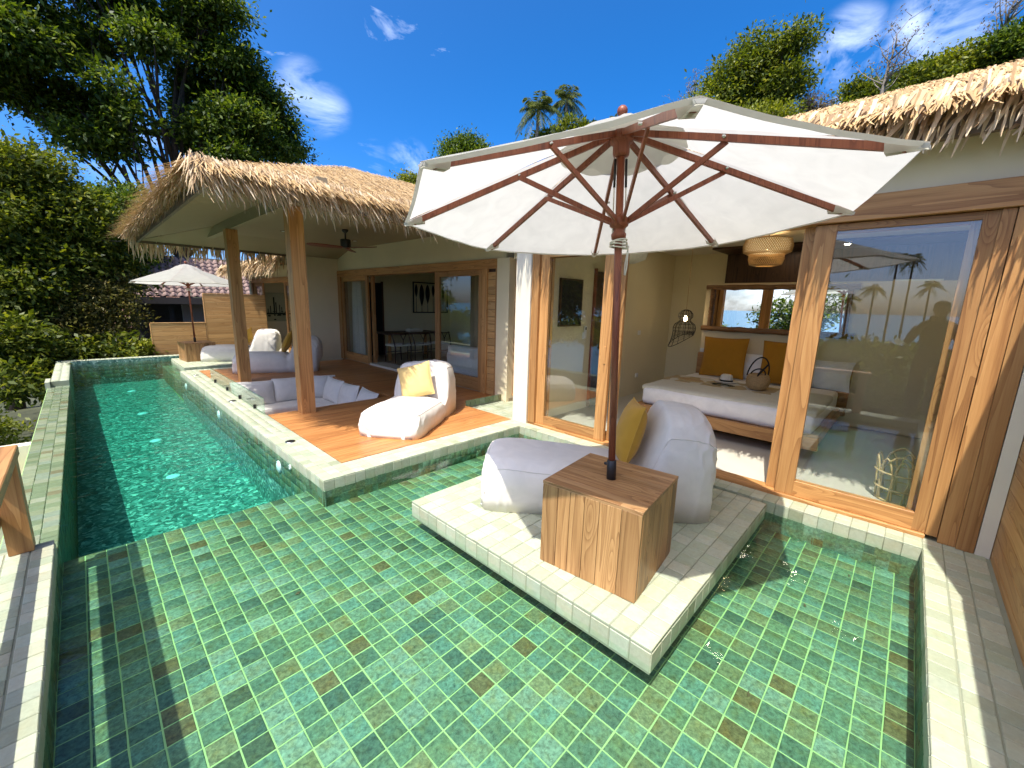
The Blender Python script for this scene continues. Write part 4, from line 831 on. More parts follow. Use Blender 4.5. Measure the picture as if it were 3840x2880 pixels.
# cushions on them
def look_rot(n, upv=(0, 0, 1), roll=0):
    n = Vector(n).normalized(); y = Vector(upv) - n * Vector(upv).dot(n); y.normalize(); x = y.cross(n); M = Matrix((x, y, n)).transposed() @ Matrix.Rotation(roll, 3, 'Z'); return tuple(M.to_euler())
pillow('cushion', 'mustard cushion seen edge on against the near bean bag', .46, .50, .20, 'mustard', (3.03, 1.545, .595), look_rot((-.58, .76, .25), roll=.05), 1, 'yellow cushions')
pillow('cushion', 'pale yellow cushion leaning on the sunlit deck bean bag', .46, .46, .17, 'pale_yellow', (3.07, 4.75, .53), look_rot((-.80, -.54, .35), roll=.30), 2, 'yellow cushions')
pillow('cushion', 'olive brown cushion propped on the bluish bean bag behind the columns', .46, .46, .16, 'mustard', (3.12, 9.93, .62), look_rot((-.85, .35, .4), roll=.5), 3, 'yellow cushions')
pillow('cushion', 'ochre cushion on the distant platform bean bag', .44, .44, .16, 'mustard', (2.86, 12.2, .56), look_rot((-.75, -.3, .5), roll=.7), 4, 'yellow cushions')

# ------------------------------------------------------------ sunken lounge
seat = thing('sunken_sofa', 'L shaped pale blue seat mattress sunk below the deck', 'seat', (2.5, 7.5, -.8))
for b in ((2.05, 3.49, 8.15, 8.84, -.62, -.40), (2.78, 3.49, 6.25, 8.14, -.62, -.40)): mk('mattress', *rbox(b, .05), 'lounge_blue', seat, True)
for b in ((2.05, 3.49, 8.15, 8.84, -.795, -.62), (2.8, 3.49, 6.25, 8.14, -.795, -.62)): box('seat_base', 'deck_wood', b, seat)
names = ['blue lounge cushion at the pool end of the sunken seat', 'blue lounge cushion in the middle of the far sunken row', 'blue lounge cushion in the far corner of the sunken seat', 'blue lounge cushion next to the far corner on the house side', 'blue lounge cushion halfway along the house side of the sunken seat', 'blue lounge cushion nearest the white deck bean bag']
for k, (x, y, nrm) in enumerate(((2.08, 8.66, (0, -1, .28)), (2.74, 8.68, (.05, -1, .25)), (3.22, 8.60, (-.3, -1, .3)), (3.30, 8.05, (-1, -.05, .3)), (3.30, 7.38, (-1, 0, .3)), (3.30, 6.70, (-1, 0.05, .42)))):
    pillow('lounge_cushion', names[k], .72 if k == 0 else .66, .46, .20, 'lounge_blue', (x, y, -.18), look_rot(nrm, roll=random.gauss(0, .04)), 10 + k, 'cushions in the sunken lounge')

# ------------------------------------------------------------ ceiling fan and pendant lamps
fan = thing('ceiling_fan', 'black ceiling fan with three dark wooden blades under the living roof', 'ceiling fan', (3.5, 7.62, 2.83))
MB().lathe([(0, .0), (.06, 0), (.055, -.03), (.015, -.06), (.015, -.17), (0, -.17)], 20, Matrix.Translation((3.5, 7.62, 2.829))).build('rod', 'black_metal', fan, True); MB().lathe([(0, 0), (.085, 0), (.09, -.01), (.09, -.13), (.085, -.14), (0, -.14)], 24, Matrix.Translation((3.5, 7.62, 2.66))).build('motor', 'black_metal', fan, True)
for k in range(3):
    M = Matrix.Translation((3.5, 7.62, 2.51)) @ Matrix.Rotation(R(-66 + 120 * k), 4, 'Z') @ Matrix.Rotation(R(11), 4, 'X'); V = []
    for i in range(9): s = i / 8; x = .06 + .60 * s; wd = .045 + .03 * math.sin(s * PI * .8) if i < 8 else .03; V += [M @ Vector((x, -wd, 0)), M @ Vector((x, wd, 0)), M @ Vector((x, wd, .012)), M @ Vector((x, -wd, .012))]
    mk('blade', V, [(i * 4 + j, i * 4 + (j + 1) % 4, i * 4 + 4 + (j + 1) % 4, i * 4 + 4 + j) for i in range(8) for j in range(4)] + [(3, 2, 1, 0), (32, 33, 34, 35)], 'mahogany', fan)
def downlight(x, y, z, label, lit):
    t = thing('downlight', label, 'ceiling light', (x, y, z), 'recessed downlights')
    MB().lathe([(.0, -.004), (.038, -.004), (.05, -.008), (.055, 0), (.0, .0)], 24, Matrix.Translation((x, y, z - .001))).build('trim', 'white_plastic' if lit else 'fascia_paint', t, True)
    MB().lathe([(0, -.0095), (.034, -.0095), (.034, -.005), (0, -.005)], 20, Matrix.Translation((x, y, z - .001))).build('lens', 'down_glow' if lit else 'light_lens', t)
downlight(2.85, 8.8, 2.83, 'dark recessed light in the living ceiling behind the near column', False); downlight(4.26, 8.83, 2.83, 'dark recessed light in the living ceiling beyond the fan', False)
downlight(5.2, 1.2, 2.62, 'lit recessed light over the foot of the bed', True); downlight(5.2, 2.6, 2.62, 'lit recessed light near the bedroom side wall', True); downlight(6.9, 2.9, 2.62, 'lit recessed light above the wire pendant', True); downlight(6.9, .05, 2.62, 'lit recessed light seen through the large fixed bedroom pane', True); downlight(8.0, 1.62, 2.585, 'lit recessed light above the space behind the mirror wall', True); downlight(7.85, .85, 2.585, 'lit recessed light behind the teak post of the bedroom', True)
# rattan pendant
rp2 = thing('rattan_pendant', 'tiered woven rattan pendant lamp below the parasol edge in the bedroom', 'pendant lamp', (6.5, 1.55, 2.62)); C0 = Matrix.Translation((6.5, 1.55, 0))
def weave(name, prof, mat, parent, turns, cnt, r):
    b = MB(); 
    def at_(f):
        x = f * (len(prof) - 1); k = min(int(x), len(prof) - 2); q = x - k; return prof[k][0] * (1 - q) + prof[k + 1][0] * q, prof[k][1] * (1 - q) + prof[k + 1][1] * q
    for sg in (1, -1):
        for k in range(cnt):
            pts = []
            for i in range(13): f = i / 12; rr, z = at_(f); a = 2 * PI * k / cnt + sg * turns * f; pts.append(C0 @ Vector((rr * math.cos(a), rr * math.sin(a), z)))
            b.tube(pts, r, 4, cap=False)
    return b.build(name, mat, parent)
weave('upper_shade', [(.14, 2.56), (.27, 2.53), (.29, 2.45), (.28, 2.37), (.22, 2.34)], 'wicker', rp2, .8, 64, .0042); weave('lower_shade', [(.205, 2.36), (.21, 2.28), (.19, 2.21), (.12, 2.19)], 'wicker', rp2, .7, 52, .0042)
MB().lathe([(.262, 2.525), (.282, 2.45), (.272, 2.372)], 40, C0).build('lining', 'sheer', rp2, True); MB().tube([(6.5, 1.55, 2.617), (6.5, 1.55, 2.5)], .006, 8).build('cord', 'black_metal', rp2)
MB().lathe([(0, 2.40), (.03, 2.42), (.035, 2.45), (.02, 2.49), (0, 2.5)], 16, C0).build('bulb', 'lamp_glow', rp2, True)
# black wire lamp
wl_ = thing('wire_pendant', 'black wire pendant lamp shaped like a shell beside the bed', 'pendant lamp', (7.25, 2.83, 2.6)); CW = Vector((7.25, 2.83, 1.58))
prof = [(.02, 0), (.075, -.02), (.115, -.07), (.118, -.12), (.085, -.17), (.10, -.20), (.165, -.25), (.185, -.31), (.18, -.37)]
wire = MB(); nm_ = 14; tail = Vector((-.5, .5, 0)).normalized()
def wp(k, j, nseg=len(prof)):
    a = 2 * PI * k / nm_; e = Vector((math.cos(a), math.sin(a), 0)); q = (1 + e.dot(tail)) / 2
    r, z = prof[min(j, len(prof) - 1)]
    if j >= len(prof): f = (j - len(prof) + 1) / 4; z = -.37 - (.05 + .22 * q * q) * f; r = r * (1 - .12 * f * (1 - q)) + .05 * f * f * q
    return CW + e * r + Vector((0, 0, z)) + tail * (.02 * max(0, -z - .1))
for k in range(nm_): wire.tube([wp(k, j) for j in range(len(prof) + 4)], .0035 if k % 2 else .005, 5)
for j in range(len(prof) + 4): wire.tube([wp(k + m_ / 3, j) for k in range(nm_) for m_ in range(3)], .0022 if j < len(prof) + 3 else .006, 5, closed=True)
wire.build('cage', 'black_metal', wl_); mesh_ = MB()
for j in range(44):
    f = j / 43 * (len(prof) + 2); j0 = int(f); q = f - j0
    mesh_.tube([wp(k + m_ / 2, j0).lerp(wp(k + m_ / 2, j0 + 1), q) for k in range(nm_) for m_ in range(2)], .0011, 3, closed=True)
mesh_.build('mesh_wires', 'black_metal', wl_); MB().tube([CW, (7.25, 2.83, 2.617)], .005, 6).build('cord', 'wicker', wl_); MB().lathe([(0, -.2), (.022, -.18), (.026, -.15), (.014, -.11), (0, -.1)], 14, Matrix.Translation(CW)).build('bulb', 'lamp_glow', wl_, True)
# pleated fabric lamp
fl_ = thing('fabric_pendant', 'pale pleated fabric lamp near the bedroom ceiling behind the parasol rope', 'pendant lamp', (5.6, 3.08, 2.6)); V = []; n_ = 96
for r, z in ((.05, 2.56), (.20, 2.50), (.25, 2.38), (.22, 2.27), (.10, 2.22), (.02, 2.215)):
    for j in range(n_): a = 2 * PI * j / n_; rr = r * (1 + .035 * math.cos(a * 24)); V.append((5.6 + rr * math.cos(a), 3.08 + rr * math.sin(a), z))
mk('shade', V, [(k * n_ + j, k * n_ + (j + 1) % n_, (k + 1) * n_ + (j + 1) % n_, (k + 1) * n_ + j) for k in range(5) for j in range(n_)], 'sheer', fl_, True); MB().tube([(5.6, 3.08, 2.617), (5.6, 3.08, 2.55)], .006, 6).build('cord', 'black_metal', fl_)

# ------------------------------------------------------------ bedroom
bed = thing('bed', 'wide low wooden bed with white bedding seen through the open bedroom doors', 'bed', (6.4, 1.7, 0))
bf = thing_part('frame', bed, (6.4, 1.7, .2)); wood_bar('side_rail', bf, (5.36, 7.42, 2.56, 2.66, .14, .27), ch=.006); wood_bar('side_rail', bf, (5.36, 7.42, .55, .65, .14, .27), ch=.006); wood_bar('foot_rail', bf, (5.30, 5.36, .53, 2.68, .13, .275), ch=.006); wood_bar('slat_base', bf, (5.36, 7.42, .65, 2.56, .20, .25))
for x in (5.6, 7.2):
    for y in (.85, 2.35): wood_bar('leg', bed, (x, x + .09, y, y + .09, -.008, .198))
wood_bar('headboard', bed, (7.42, 7.495, .5, 2.62, .14, .86), ch=.01)
def drape(b, r, seed):
    V, Fc = rbox(b, r); return [v + Vector((.012 * noise.noise(v * 3 + Vector((seed, 0, 0))), .012 * noise.noise(v * 3.3 + Vector((0, seed, 0))), .008 * noise.noise(v * 4 + Vector((0, 0, seed))))) for v in V], Fc
mk('mattress', *drape((5.40, 7.40, .60, 2.62, .255, .515), .07, 1), 'linen', bed, True); mk('blanket', *drape((5.42, 6.75, .585, 2.635, .44, .522), .05, 2), 'blanket', bed, True)
for k, (y, lab) in enumerate(((2.12, 'large dark mustard square cushion on the open side of the bed'), (1.25, 'large dark mustard cushion half hidden by the teak post on the bed'))): pillow('bed_cushion', lab, .66, .64, .18, 'mustard_dark', (7.16, y, .84), look_rot((-1, 0, .22), roll=.02), 20 + k, 'mustard bed cushions')
for k, (y, lab) in enumerate(((1.93, 'white bed pillow behind the open side mustard cushion'), (1.08, 'white bed pillow behind the half hidden mustard cushion'))): pillow('bed_pillow', lab, .78, .42, .16, 'linen', (7.32, y - .2, .72), look_rot((-1, 0, .35), roll=0), 30 + k, 'white bed pillows')
rn = thing('bed_runner', 'ochre woven runner across the bed with hat and basket', 'runner', (6.3, 1.9, .53)); Vr = []
for i in range(21):
    for z in (.5345, .5405):
        for x in (6.04, 6.60): y = 1.17 + 1.45 * i / 20; Vr.append((x, y, z + .003 * math.sin(i * 1.3)))
mk('cloth', Vr, [f for i in range(20) for f in ((i * 4, i * 4 + 1, i * 4 + 5, i * 4 + 4), (i * 4 + 2, i * 4 + 6, i * 4 + 7, i * 4 + 3), (i * 4, i * 4 + 4, i * 4 + 6, i * 4 + 2), (i * 4 + 1, i * 4 + 3, i * 4 + 7, i * 4 + 5))] + [(0, 2, 3, 1), (80, 81, 83, 82)], 'runner_cloth', rn)
emb = MB()
for k in range(4): emb.tube([(6.22 + (.05 + .02 * k) * math.cos(a) * .8 + .01 * k, 1.82 + (.10 + .02 * k) * math.sin(a), .546) for a in [2 * PI * q / 24 for q in range(24)]], .003, 4, closed=True)
emb.build('embroidery', 'ink_green', rn)
hat = thing('straw_hat', 'white straw hat with black band on the bed runner', 'hat', (6.55, 1.86, .544)); Mh = Matrix.Translation((6.55, 1.86, .544))
MB().lathe([(.085, .004), (.16, .010), (.165, .018), (.16, .022), (.09, .014)], 36, Mh).build('brim', 'straw_hat', hat, True); MB().lathe([(.09, .006), (.088, .05), (.08, .095), (.055, .115), (.02, .112), (0, .108)], 32, Mh).build('crown', 'straw_hat', hat, True); MB().lathe([(.0915, .014), (.0915, .038), (.089, .038)], 32, Mh).build('band', 'ink', hat, True)
fn = thing('woven_fan', 'flat woven palm fan lying on the end of the bed runner', 'hand fan', (6.28, 2.28, .5435)); Mf = Matrix.Translation((6.28, 2.28, .5435)) @ Matrix.Rotation(R(70), 4, 'Z') @ Matrix.Diagonal((1.25, .8, 1, 1))
MB().lathe([(0, .008), (.10, .012), (.165, .006), (.17, .0), (0, 0)], 32, Mf).build('blade', 'wicker', fn, True); rim = MB().tube([Mf @ Vector((.168 * math.cos(a), .168 * math.sin(a), .005)) for a in [2 * PI * k / 32 for k in range(32)]], .005, 6, closed=True).build('rim', 'cane', fn, True); MB().tube([Mf @ Vector((-.15, 0, .006)), Mf @ Vector((-.30, 0, .006))], .008, 6).build('handle', 'cane', fn)
bk = thing('wicker_bag', 'round wicker bag with dark looped straps on the bed runner', 'bag', (6.28, 1.39, .544)); Mk = Matrix.Translation((6.28, 1.39, .544))
prb = [(0, 0), (.085, 0), (.125, .04), (.14, .10), (.135, .16), (.115, .205), (.105, .215), (.10, .20), (0.09, .10)]
MB().lathe(prb, 32, Mk).build('body', 'wicker', bk, True); rb2 = MB()
for k in range(8): z = .02 + k * .024; r = np.interp(z, [0, .04, .10, .16, .205], [.085, .125, .14, .135, .115]) + .002; rb2.tube([Mk @ Vector((r * math.cos(a), r * math.sin(a), z)) for a in [2 * PI * q / 32 for q in range(32)]], .006, 5, closed=True)
rb2.build('weave_rings', 'wicker', bk, True); stp = MB()
for k in range(3): stp.tube([Mk @ Vector((-.06 + .1 * math.sin(x + k), .11 * math.cos(x * 1.0 + k * 1.4) * (.8 + .1 * k), .20 + (.13 + .06 * k) * abs(math.sin(x)) * (.6 + .2 * k))) for x in [PI * q / 16 for q in range(17)]], .009, 6)
stp.build('straps', 'ink', bk, True)
# log mirror
mr_ = thing('log_mirror', 'wide mirror in a knobbly log frame above the bed', 'mirror', (7.48, 1.6, 1.25)); box('mirror_glass', 'mirror_silver', (7.485, 7.497, .66, 2.52, 1.29, 1.95), mr_)
def log(a, b, r, seed): a = Vector(a); b = Vector(b); return MB().tube([a.lerp(b, k / 24) + Vector((0, .008 * noise.noise(Vector((k * .6, seed, 0))), .010 * noise.noise(Vector((k * .5, 0, seed))))) for k in range(25)], [r * (1 + .28 * noise.noise(Vector((k * .55, seed * 3, 1)))) for k in range(25)], 10).build('log', 'log_wood', mr_, True)
log((7.46, .58, 1.96), (7.46, 2.60, 1.96), .040, 1); log((7.46, .56, 1.28), (7.46, 2.62, 1.28), .042, 2); log((7.462, 2.50, 1.28), (7.462, 2.50, 1.95), .034, 3); log((7.462, .68, 1.28), (7.462, .68, 1.95), .034, 4)
# wall screen, door and switches on the bedroom side wall
tv = thing('wall_screen', 'dark framed wall screen seen through the narrow left bedroom pane', 'screen', (4.92, 3.58, 1.6)); box('screen_frame', 'dark_wood', (4.66, 5.19, 3.565, 3.599, 1.30, 1.97), tv); box('display', 'ink', (4.685, 5.165, 3.560, 3.5645, 1.325, 1.945), tv)
idr = thing('inner_door', 'dark wooden door in the bedroom side wall behind the parasol pole', 'door', (5.75, 3.58, 0)); box('leaf', 'dark_wood', (5.55, 5.92, 3.57, 3.595, .0, 2.12), idr); box('casing', 'mahogany', (5.92, 5.96, 3.56, 3.599, 0, 2.16), idr); box('casing', 'mahogany', (5.51, 5.55, 3.56, 3.599, 0, 2.16), idr)
def switch(lab, b, k): t = thing('wall_switch', lab, 'switch', ((b[0] + b[1]) / 2, b[3], b[4]), 'wall switches'); box('plate', 'white_plastic', b, t, ch=.002); box('rocker', 'white_plastic', (b[0] + .02, b[1] - .02, b[2] - .004, b[2], b[4] + .02, b[5] - .02) if k else (b[0] - .004, b[0], b[2] + .02, b[3] - .02, b[4] + .02, b[5] - .02), t)
switch('white switch plate at shoulder height on the bedroom side wall', (7.06, 7.16, 3.588, 3.599, 1.10, 1.18), 1); switch('white socket plate near the floor of the bedroom side wall', (7.10, 7.20, 3.588, 3.599, .30, .38), 1); switch('white switch plate beside the bed headboard', (7.488, 7.499, 2.53, 2.61, .86, .93), 0)
rc = thing('remote_holder', 'slim white remote control in its wall holder by the dark screen', 'remote control', (5.32, 3.58, 1.15)); box('holder', 'white_plastic', (5.29, 5.35, 3.575, 3.599, 1.10, 1.20), rc, ch=.003); box('remote', 'white_plastic', (5.297, 5.343, 3.560, 3.574, 1.12, 1.30), rc, ch=.003); box('display', 'ink', (5.305, 5.335, 3.5585, 3.5598, 1.24, 1.28), rc)
bw = thing('bathroom_window', 'bright frosted window panel behind the large bedroom pane', 'window', (8.38, .05, 1.9)); box('casing', 'white_plaster', (8.35, 8.374, -.22, .30, 1.74, 2.10), bw); box('frosted_pane', 'window_glow', (8.34, 8.349, -.19, .27, 1.77, 2.07), bw)
# rattan basket on the floor
rk = thing('cane_basket', 'open pale cane basket on the bedroom floor behind the fixed pane', 'basket', (4.80, -.12, 0)); BC = Vector((4.80, -.12, -.006))
def ring(r, z, t_=.007, f0=0, f1=2 * PI, cl=True): return [BC + Vector((r * math.cos(a), r * math.sin(a), z)) for a in [f0 + (f1 - f0) * k / 28 for k in range(28 if cl else 29)]]
for r, z in ((.13, .008), (.15, .12), (.165, .26)): MB().tube(ring(r, z), .008, 6, closed=True).build('hoop', 'cane', rk, True)
for k in range(9):
    a0 = 2 * PI * k / 9; a1 = a0 + 2 * PI / 9 * 1.25; pts = []
    for q in range(17): f = q / 16; a = a0 + (a1 - a0) * f; z = .38 * math.sin(PI * f) ** .55; pts.append(BC + Vector(((.13 + .09 * z) * math.cos(a), (.13 + .09 * z) * math.sin(a), .006 + z)))
    MB().tube(pts, .0075, 6).build('arch', 'cane', rk, True)
for s in (0, PI): MB().tube([BC + Vector((.17 * math.cos(s + x), .17 * math.sin(s + x), .36 + .07 * math.sin((x + .5) * PI))) for x in [-.5 + k / 12 for k in range(13)]], .009, 6).build('handle', 'cane', rk, True)

# ------------------------------------------------------------ living room seen through its doors
tb = thing('dining_table', 'dark dining table in the dim living room', 'table', (6.3, 10.3, 0)); box('table_top', 'dark_wood', (5.55, 7.3, 9.85, 10.7, .70, .74), tb, ch=.004)
for x in (5.6, 7.2):
    for y in (9.9, 10.6): wood_bar('leg', tb, (x, x + .06, y, y + .06, .012, .70))
def ychair(label, loc, rz):
    t = thing('dining_chair', label, 'chair', loc, 'dining chairs', (0, 0, rz)); mt = 'dark_wood'
    for x in (-.24, .24):
        MB().tube([(x, .22, 0), (x * .95, .22, .44)], [.014, .018], 8).build('leg', mt, t, True, True); MB().tube([(x, -.22, 0), (x, -.22, .42), (x * 1.06, -.16, .60), (x * 1.1, -.10, .74)], [.014, .018, .017, .014], 8).build('leg', mt, t, True, True)
    mk('seat', *rbox((-.25, .25, -.23, .23, .42, .47), .02), 'blanket', t, True, True); MB().tube([(.30 * math.sin(a), -.02 - .22 * math.cos(a), .74) for a in [(-1.5 + 3.0 * k / 16) for k in range(17)]], .016, 8).build('back_rail', mt, t, True, True)
    MB().tube([(0, -.21, .45), (0, -.225, .58)], .012, 6).build('splat', mt, t, True, True)
    for s in (-1, 1): MB().tube([(0, -.225, .58), (s * .08, -.232, .73)], .011, 6).build('splat', mt, t, True, True)
    for y in (-.22, .22): MB().tube([(-.24, y, .25), (.24, y, .25)], .010, 6).build('stretcher', mt, t, True, True)
ychair('dark dining chair nearest the open living room door', (5.70, 9.62, .012), R(4)); ychair('dark dining chair second from the open living room door', (6.30, 9.55, .012), R(-5)); ychair('dark dining chair by the teak post at the far table end', (7.0, 9.6, .012), R(3))
bx_ = thing('bread_box', 'pale cloth bundle on the dining table', 'bundle', (6.5, 10.1, .74)); mk('cloth', *rbox((6.3, 6.75, 10.0, 10.25, .741, .84), .04), 'blanket', bx_, True)
pa = thing('leaf_picture', 'black framed picture of dark leaves on the living room wall', 'picture', (7.9, 11.18, 1.2))
for b in ((7.18, 8.5, 11.165, 11.198, 2.15, 2.18), (7.18, 8.5, 11.165, 11.198, 1.24, 1.27), (7.18, 7.21, 11.165, 11.198, 1.27, 2.15), (8.47, 8.5, 11.165, 11.198, 1.27, 2.15)): box('frame_bar', 'ink', b, pa)
for k, (x, h, wdt) in enumerate(((7.30, .42, .10), (7.50, .70, .17), (7.72, .62, .16), (7.93, .40, .10), (8.12, .66, .17), (8.32, .46, .12))):
    V = []; n_ = 14
    for q in range(n_): f = q / (n_ - 1); V += [(x - wdt * .5 * math.sin(PI * f ** .8) , 11.18, 2.12 - h * f), (x + wdt * .5 * math.sin(PI * f ** .8), 11.18, 2.12 - h * f), (x + wdt * .5 * math.sin(PI * f ** .8), 11.188, 2.12 - h * f), (x - wdt * .5 * math.sin(PI * f ** .8), 11.188, 2.12 - h * f)]
    mk('leaf', V, [(i * 4 + j, i * 4 + 4 + j, i * 4 + 4 + (j + 1) % 4, i * 4 + (j + 1) % 4) for i in range(n_ - 1) for j in range(4)], 'ink', pa); box('stem', 'ink', (x - .006, x + .006, 11.18, 11.188, 1.26, 2.12 - h), pa)
ld = thing('living_door', 'tall black door in the far wall of the living room', 'door', (5.9, 11.18, 0)); box('leaf', 'ink', (5.70, 6.12, 11.16, 11.19, .012, 2.08), ld); box('casing', 'dark_wood', (6.12, 6.17, 11.15, 11.199, .012, 2.12), ld)
cu = thing('sheer_curtain', 'gathered sheer white curtain behind the far living room pane', 'curtain', (5.2, 10.5, 0)); V = []; nn = 90
for z, pin in ((2.12, .55), (1.6, .70), (1.0, .88), (.03, 1.05)):
    for j in range(nn): f = j / (nn - 1); y = 10.72 + (f - .5) * .66 * pin; V.append((5.16 + .035 * math.sin(f * 40) + .01 * math.sin(f * 97), y, z))
mk('cloth', V, [(k * nn + j, k * nn + j + 1, (k + 1) * nn + j + 1, (k + 1) * nn + j) for k in range(3) for j in range(nn - 1)], 'sheer', cu, True); MB().tube([(5.16, 9.7, 2.14), (5.16, 11.1, 2.14)], .012, 8).build('rail', 'steel', cu)
sf_ = thing('sofa', 'pale grey sofa inside the living room behind the slatted side pane', 'sofa', (5.9, 6.2, 0)); mk('seat', *rbox((5.45, 6.3, 5.3, 7.0, .10, .42), .05), 'lounge_blue', sf_, True); mk('backrest', *rbox((5.3, 5.5, 5.3, 7.0, .10, .72), .06), 'lounge_blue', sf_, True); mk('armrest', *rbox((5.35, 6.3, 6.92, 7.10, .1, .56), .05), 'lounge_blue', sf_, True)
for x in (5.4, 6.2):
    for y in (5.4, 6.9): wood_bar('leg', sf_, (x, x + .05, y, y + .05, .012, .11))
cp = thing('cactus_picture', 'picture of tall cacti on a yellow ground in the far bedroom', 'picture', (4.85, 16.28, .7)); box('canvas', 'canvas', (4.52, 5.6, 16.27, 16.298, .76, 1.75), cp)
for x, z0_, z1_, r in ((4.78, .95, 1.60, .022), (4.84, 1.05, 1.42, .016), (4.66, 1.0, 1.30, .014), (4.95, 1.0, 1.34, .014), (5.02, 1.05, 1.26, .012), (4.58, 1.0, 1.2, .012)): box('cactus', 'ink_green', (x - r, x + r, 16.262, 16.2695, z0_, z1_), cp)
for k in range(16): x = random.uniform(4.55, 5.5); z = random.uniform(.78, 1.10); MB().lathe([(0, 0), (.05, .002), (.035, .03), (0, .045)], 10, Matrix.Translation((x, 16.265, z)) @ Matrix.Diagonal((random.uniform(.6, 1.6), .06, random.uniform(.6, 1.4), 1))).build('stone', 'ink_green', cp)
box('rocks_ground', 'ink_green', (4.53, 5.59, 16.264, 16.2692, 1.0, 1.06), cp)

# ------------------------------------------------------------ pool fittings
def pool_light(lab, loc, n, r=.055):
    t = thing('pool_light', lab, 'pool light', loc, 'pool lights'); Rm = {'z': Matrix.Identity(4), '-x': Matrix.Rotation(-PI / 2, 4, 'Y')}[n]; M = Matrix.Translation(loc) @ Rm
    MB().lathe([(r * 1.15, 0), (r * 1.1, .012), (r * .95, .016)], 24, M).build('trim_ring', 'white_plastic', t, True); MB().lathe([(r * .97, .012), (r * .6, .022), (0, .026)], 24, M).build('lens', 'light_lens', t, True)
for k, (y, lab) in enumerate(((6.95, 'round white pool light on the deep floor nearest the shallow step'), (8.7, 'round white pool light on the deep floor, second from the shallow step'), (10.6, 'round white pool light on the deep floor, third from the shallow step'), (12.8, 'round white pool light on the deep floor nearest the far pool end'))): pool_light(lab, (.62, y, dz(y) + .001), 'z', .07)
for y, lab in ((4.80, 'white light housing on the pool wall nearest the deck corner'), (7.62, 'white light on the pool wall below the glass screen'), (10.45, 'white light on the pool wall near the far deck corner')): pool_light(lab, (DX - .001, y, -.24), '-x', .06)
jt = thing('water_jet', 'small white water inlet beside the nearest wall light', 'pool inlet', (DX - .002, 4.42, -.13)); MB().lathe([(.028, 0), (.028, .01), (.014, .014), (.013, .004), (0, .004)], 18, Matrix.Translation((DX - .002, 4.42, -.13)) @ Matrix.Rotation(-PI / 2, 4, 'Y')).build('nozzle', 'white_plastic', jt, True)
for y, lab in ((4.86, 'dark oval drain cover on the pale coping near the deck corner'), (7.4, 'dark oval drain cover on the coping by the glass screen'), (10.3, 'dark oval drain cover on the coping near the far deck corner')):
    t = thing('drain_cover', lab, 'drain cover', (1.48, y, .0), 'coping drain covers'); M = Matrix.Translation((1.48, y, .0)); MB().lathe([(.052, 0), (.05, .006), (.04, .006)], 24, M).build('rim', 'steel', t, True); MB().lathe([(.041, .003), (.01, .004), (0, .004)], 20, M).build('grate', 'black_metal', t, True)
for k, (x, y, lab) in enumerate(((2.05, .30, 'tiny curled brown leaf on the pool floor before the platform corner'), (.75, 2.55, 'small orange leaf on the pool floor near the deep step'), (3.6, .05, 'small yellow leaf on the pool floor by the sill'), (3.0, .22, 'small brown leaf on the pool floor in the parasol shadow'))):
    t = tag(mk('fallen_leaf', [(x - .02, y, SH + .006), (x, y + .008, SH + .012), (x + .022, y + .004, SH + .007), (x, y - .008, SH + .004)], [(0, 1, 2, 3)], 'leaf_dry'), lab, 'leaf', 'fallen leaves in the pool')

# ------------------------------------------------------------ the person taking the photograph (seen only in the glass)
pr_ = thing('person', 'person in dark clothes holding up a phone, reflected in the large bedroom pane', 'person', (-.62, -.28, 0))
J_ = [((0, 0, .95), .15), ((0, 0, 1.10), .14), ((.01, 0, 1.30), .165), ((.01, 0, 1.45), .14), ((.03, 0, 1.54), .06), ((.05, 0, 1.62), .075), ((.055, 0, 1.70), .10), ((.05, 0, 1.78), .085),
      ((.0, .20, 1.42), .075), ((.08, .30, 1.18), .055), ((.34, .17, 1.45), .042), ((.43, .10, 1.53), .035), ((0, -.20, 1.42), .075), ((.08, -.30, 1.18), .055), ((.34, -.09, 1.45), .042), ((.43, -.02, 1.53), .035),
      ((0, .10, .88), .115), ((.02, .11, .50), .075), ((0, .11, .09), .05), ((.13, .12, .035), .04), ((0, -.10, .88), .115), ((.03, -.11, .50), .075), ((0, -.11, .09), .05), ((.13, -.12, .035), .04)]
ED = [(0, 1), (1, 2), (2, 3), (3, 4), (4, 5), (5, 6), (6, 7), (3, 8), (8, 9), (9, 10), (10, 11), (3, 12), (12, 13), (13, 14), (14, 15), (0, 16), (16, 17), (17, 18), (18, 19), (0, 20), (20, 21), (21, 22), (22, 23)]
me = bpy.data.meshes.new('body'); me.from_pydata([j[0] for j in J_], ED, []); me.materials.append(MT['shirt']); ob = bpy.data.objects.new('body', me); setp(ob, pr_, True)
md = ob.modifiers.new('skin', 'SKIN'); 
for k, sv in enumerate(me.skin_vertices[0].data): sv.radius = (J_[k][1], J_[k][1] * (1.15 if k in (0, 1, 2) else 1)); sv.use_root = (k == 0)
ob.modifiers.new('sub', 'SUBSURF').levels = 2; ob.modifiers['sub'].render_levels = 2
def ell(name, mat, c, r): return MB().lathe([(r[0] * math.sin(PI * k / 12), -r[2] * math.cos(PI * k / 12)) for k in range(13)], 20, Matrix.Translation(c) @ Matrix.Diagonal((1, r[1] / r[0], 1, 1))).build(name, mat, pr_, True, True)
ell('face', 'skin', (.075, 0, 1.68), (.085, .078, .115)); ell('hair', 'hair', (.045, 0, 1.735), (.100, .090, .085)); ell('nose', 'skin', (.165, 0, 1.67), (.016, .014, .024))
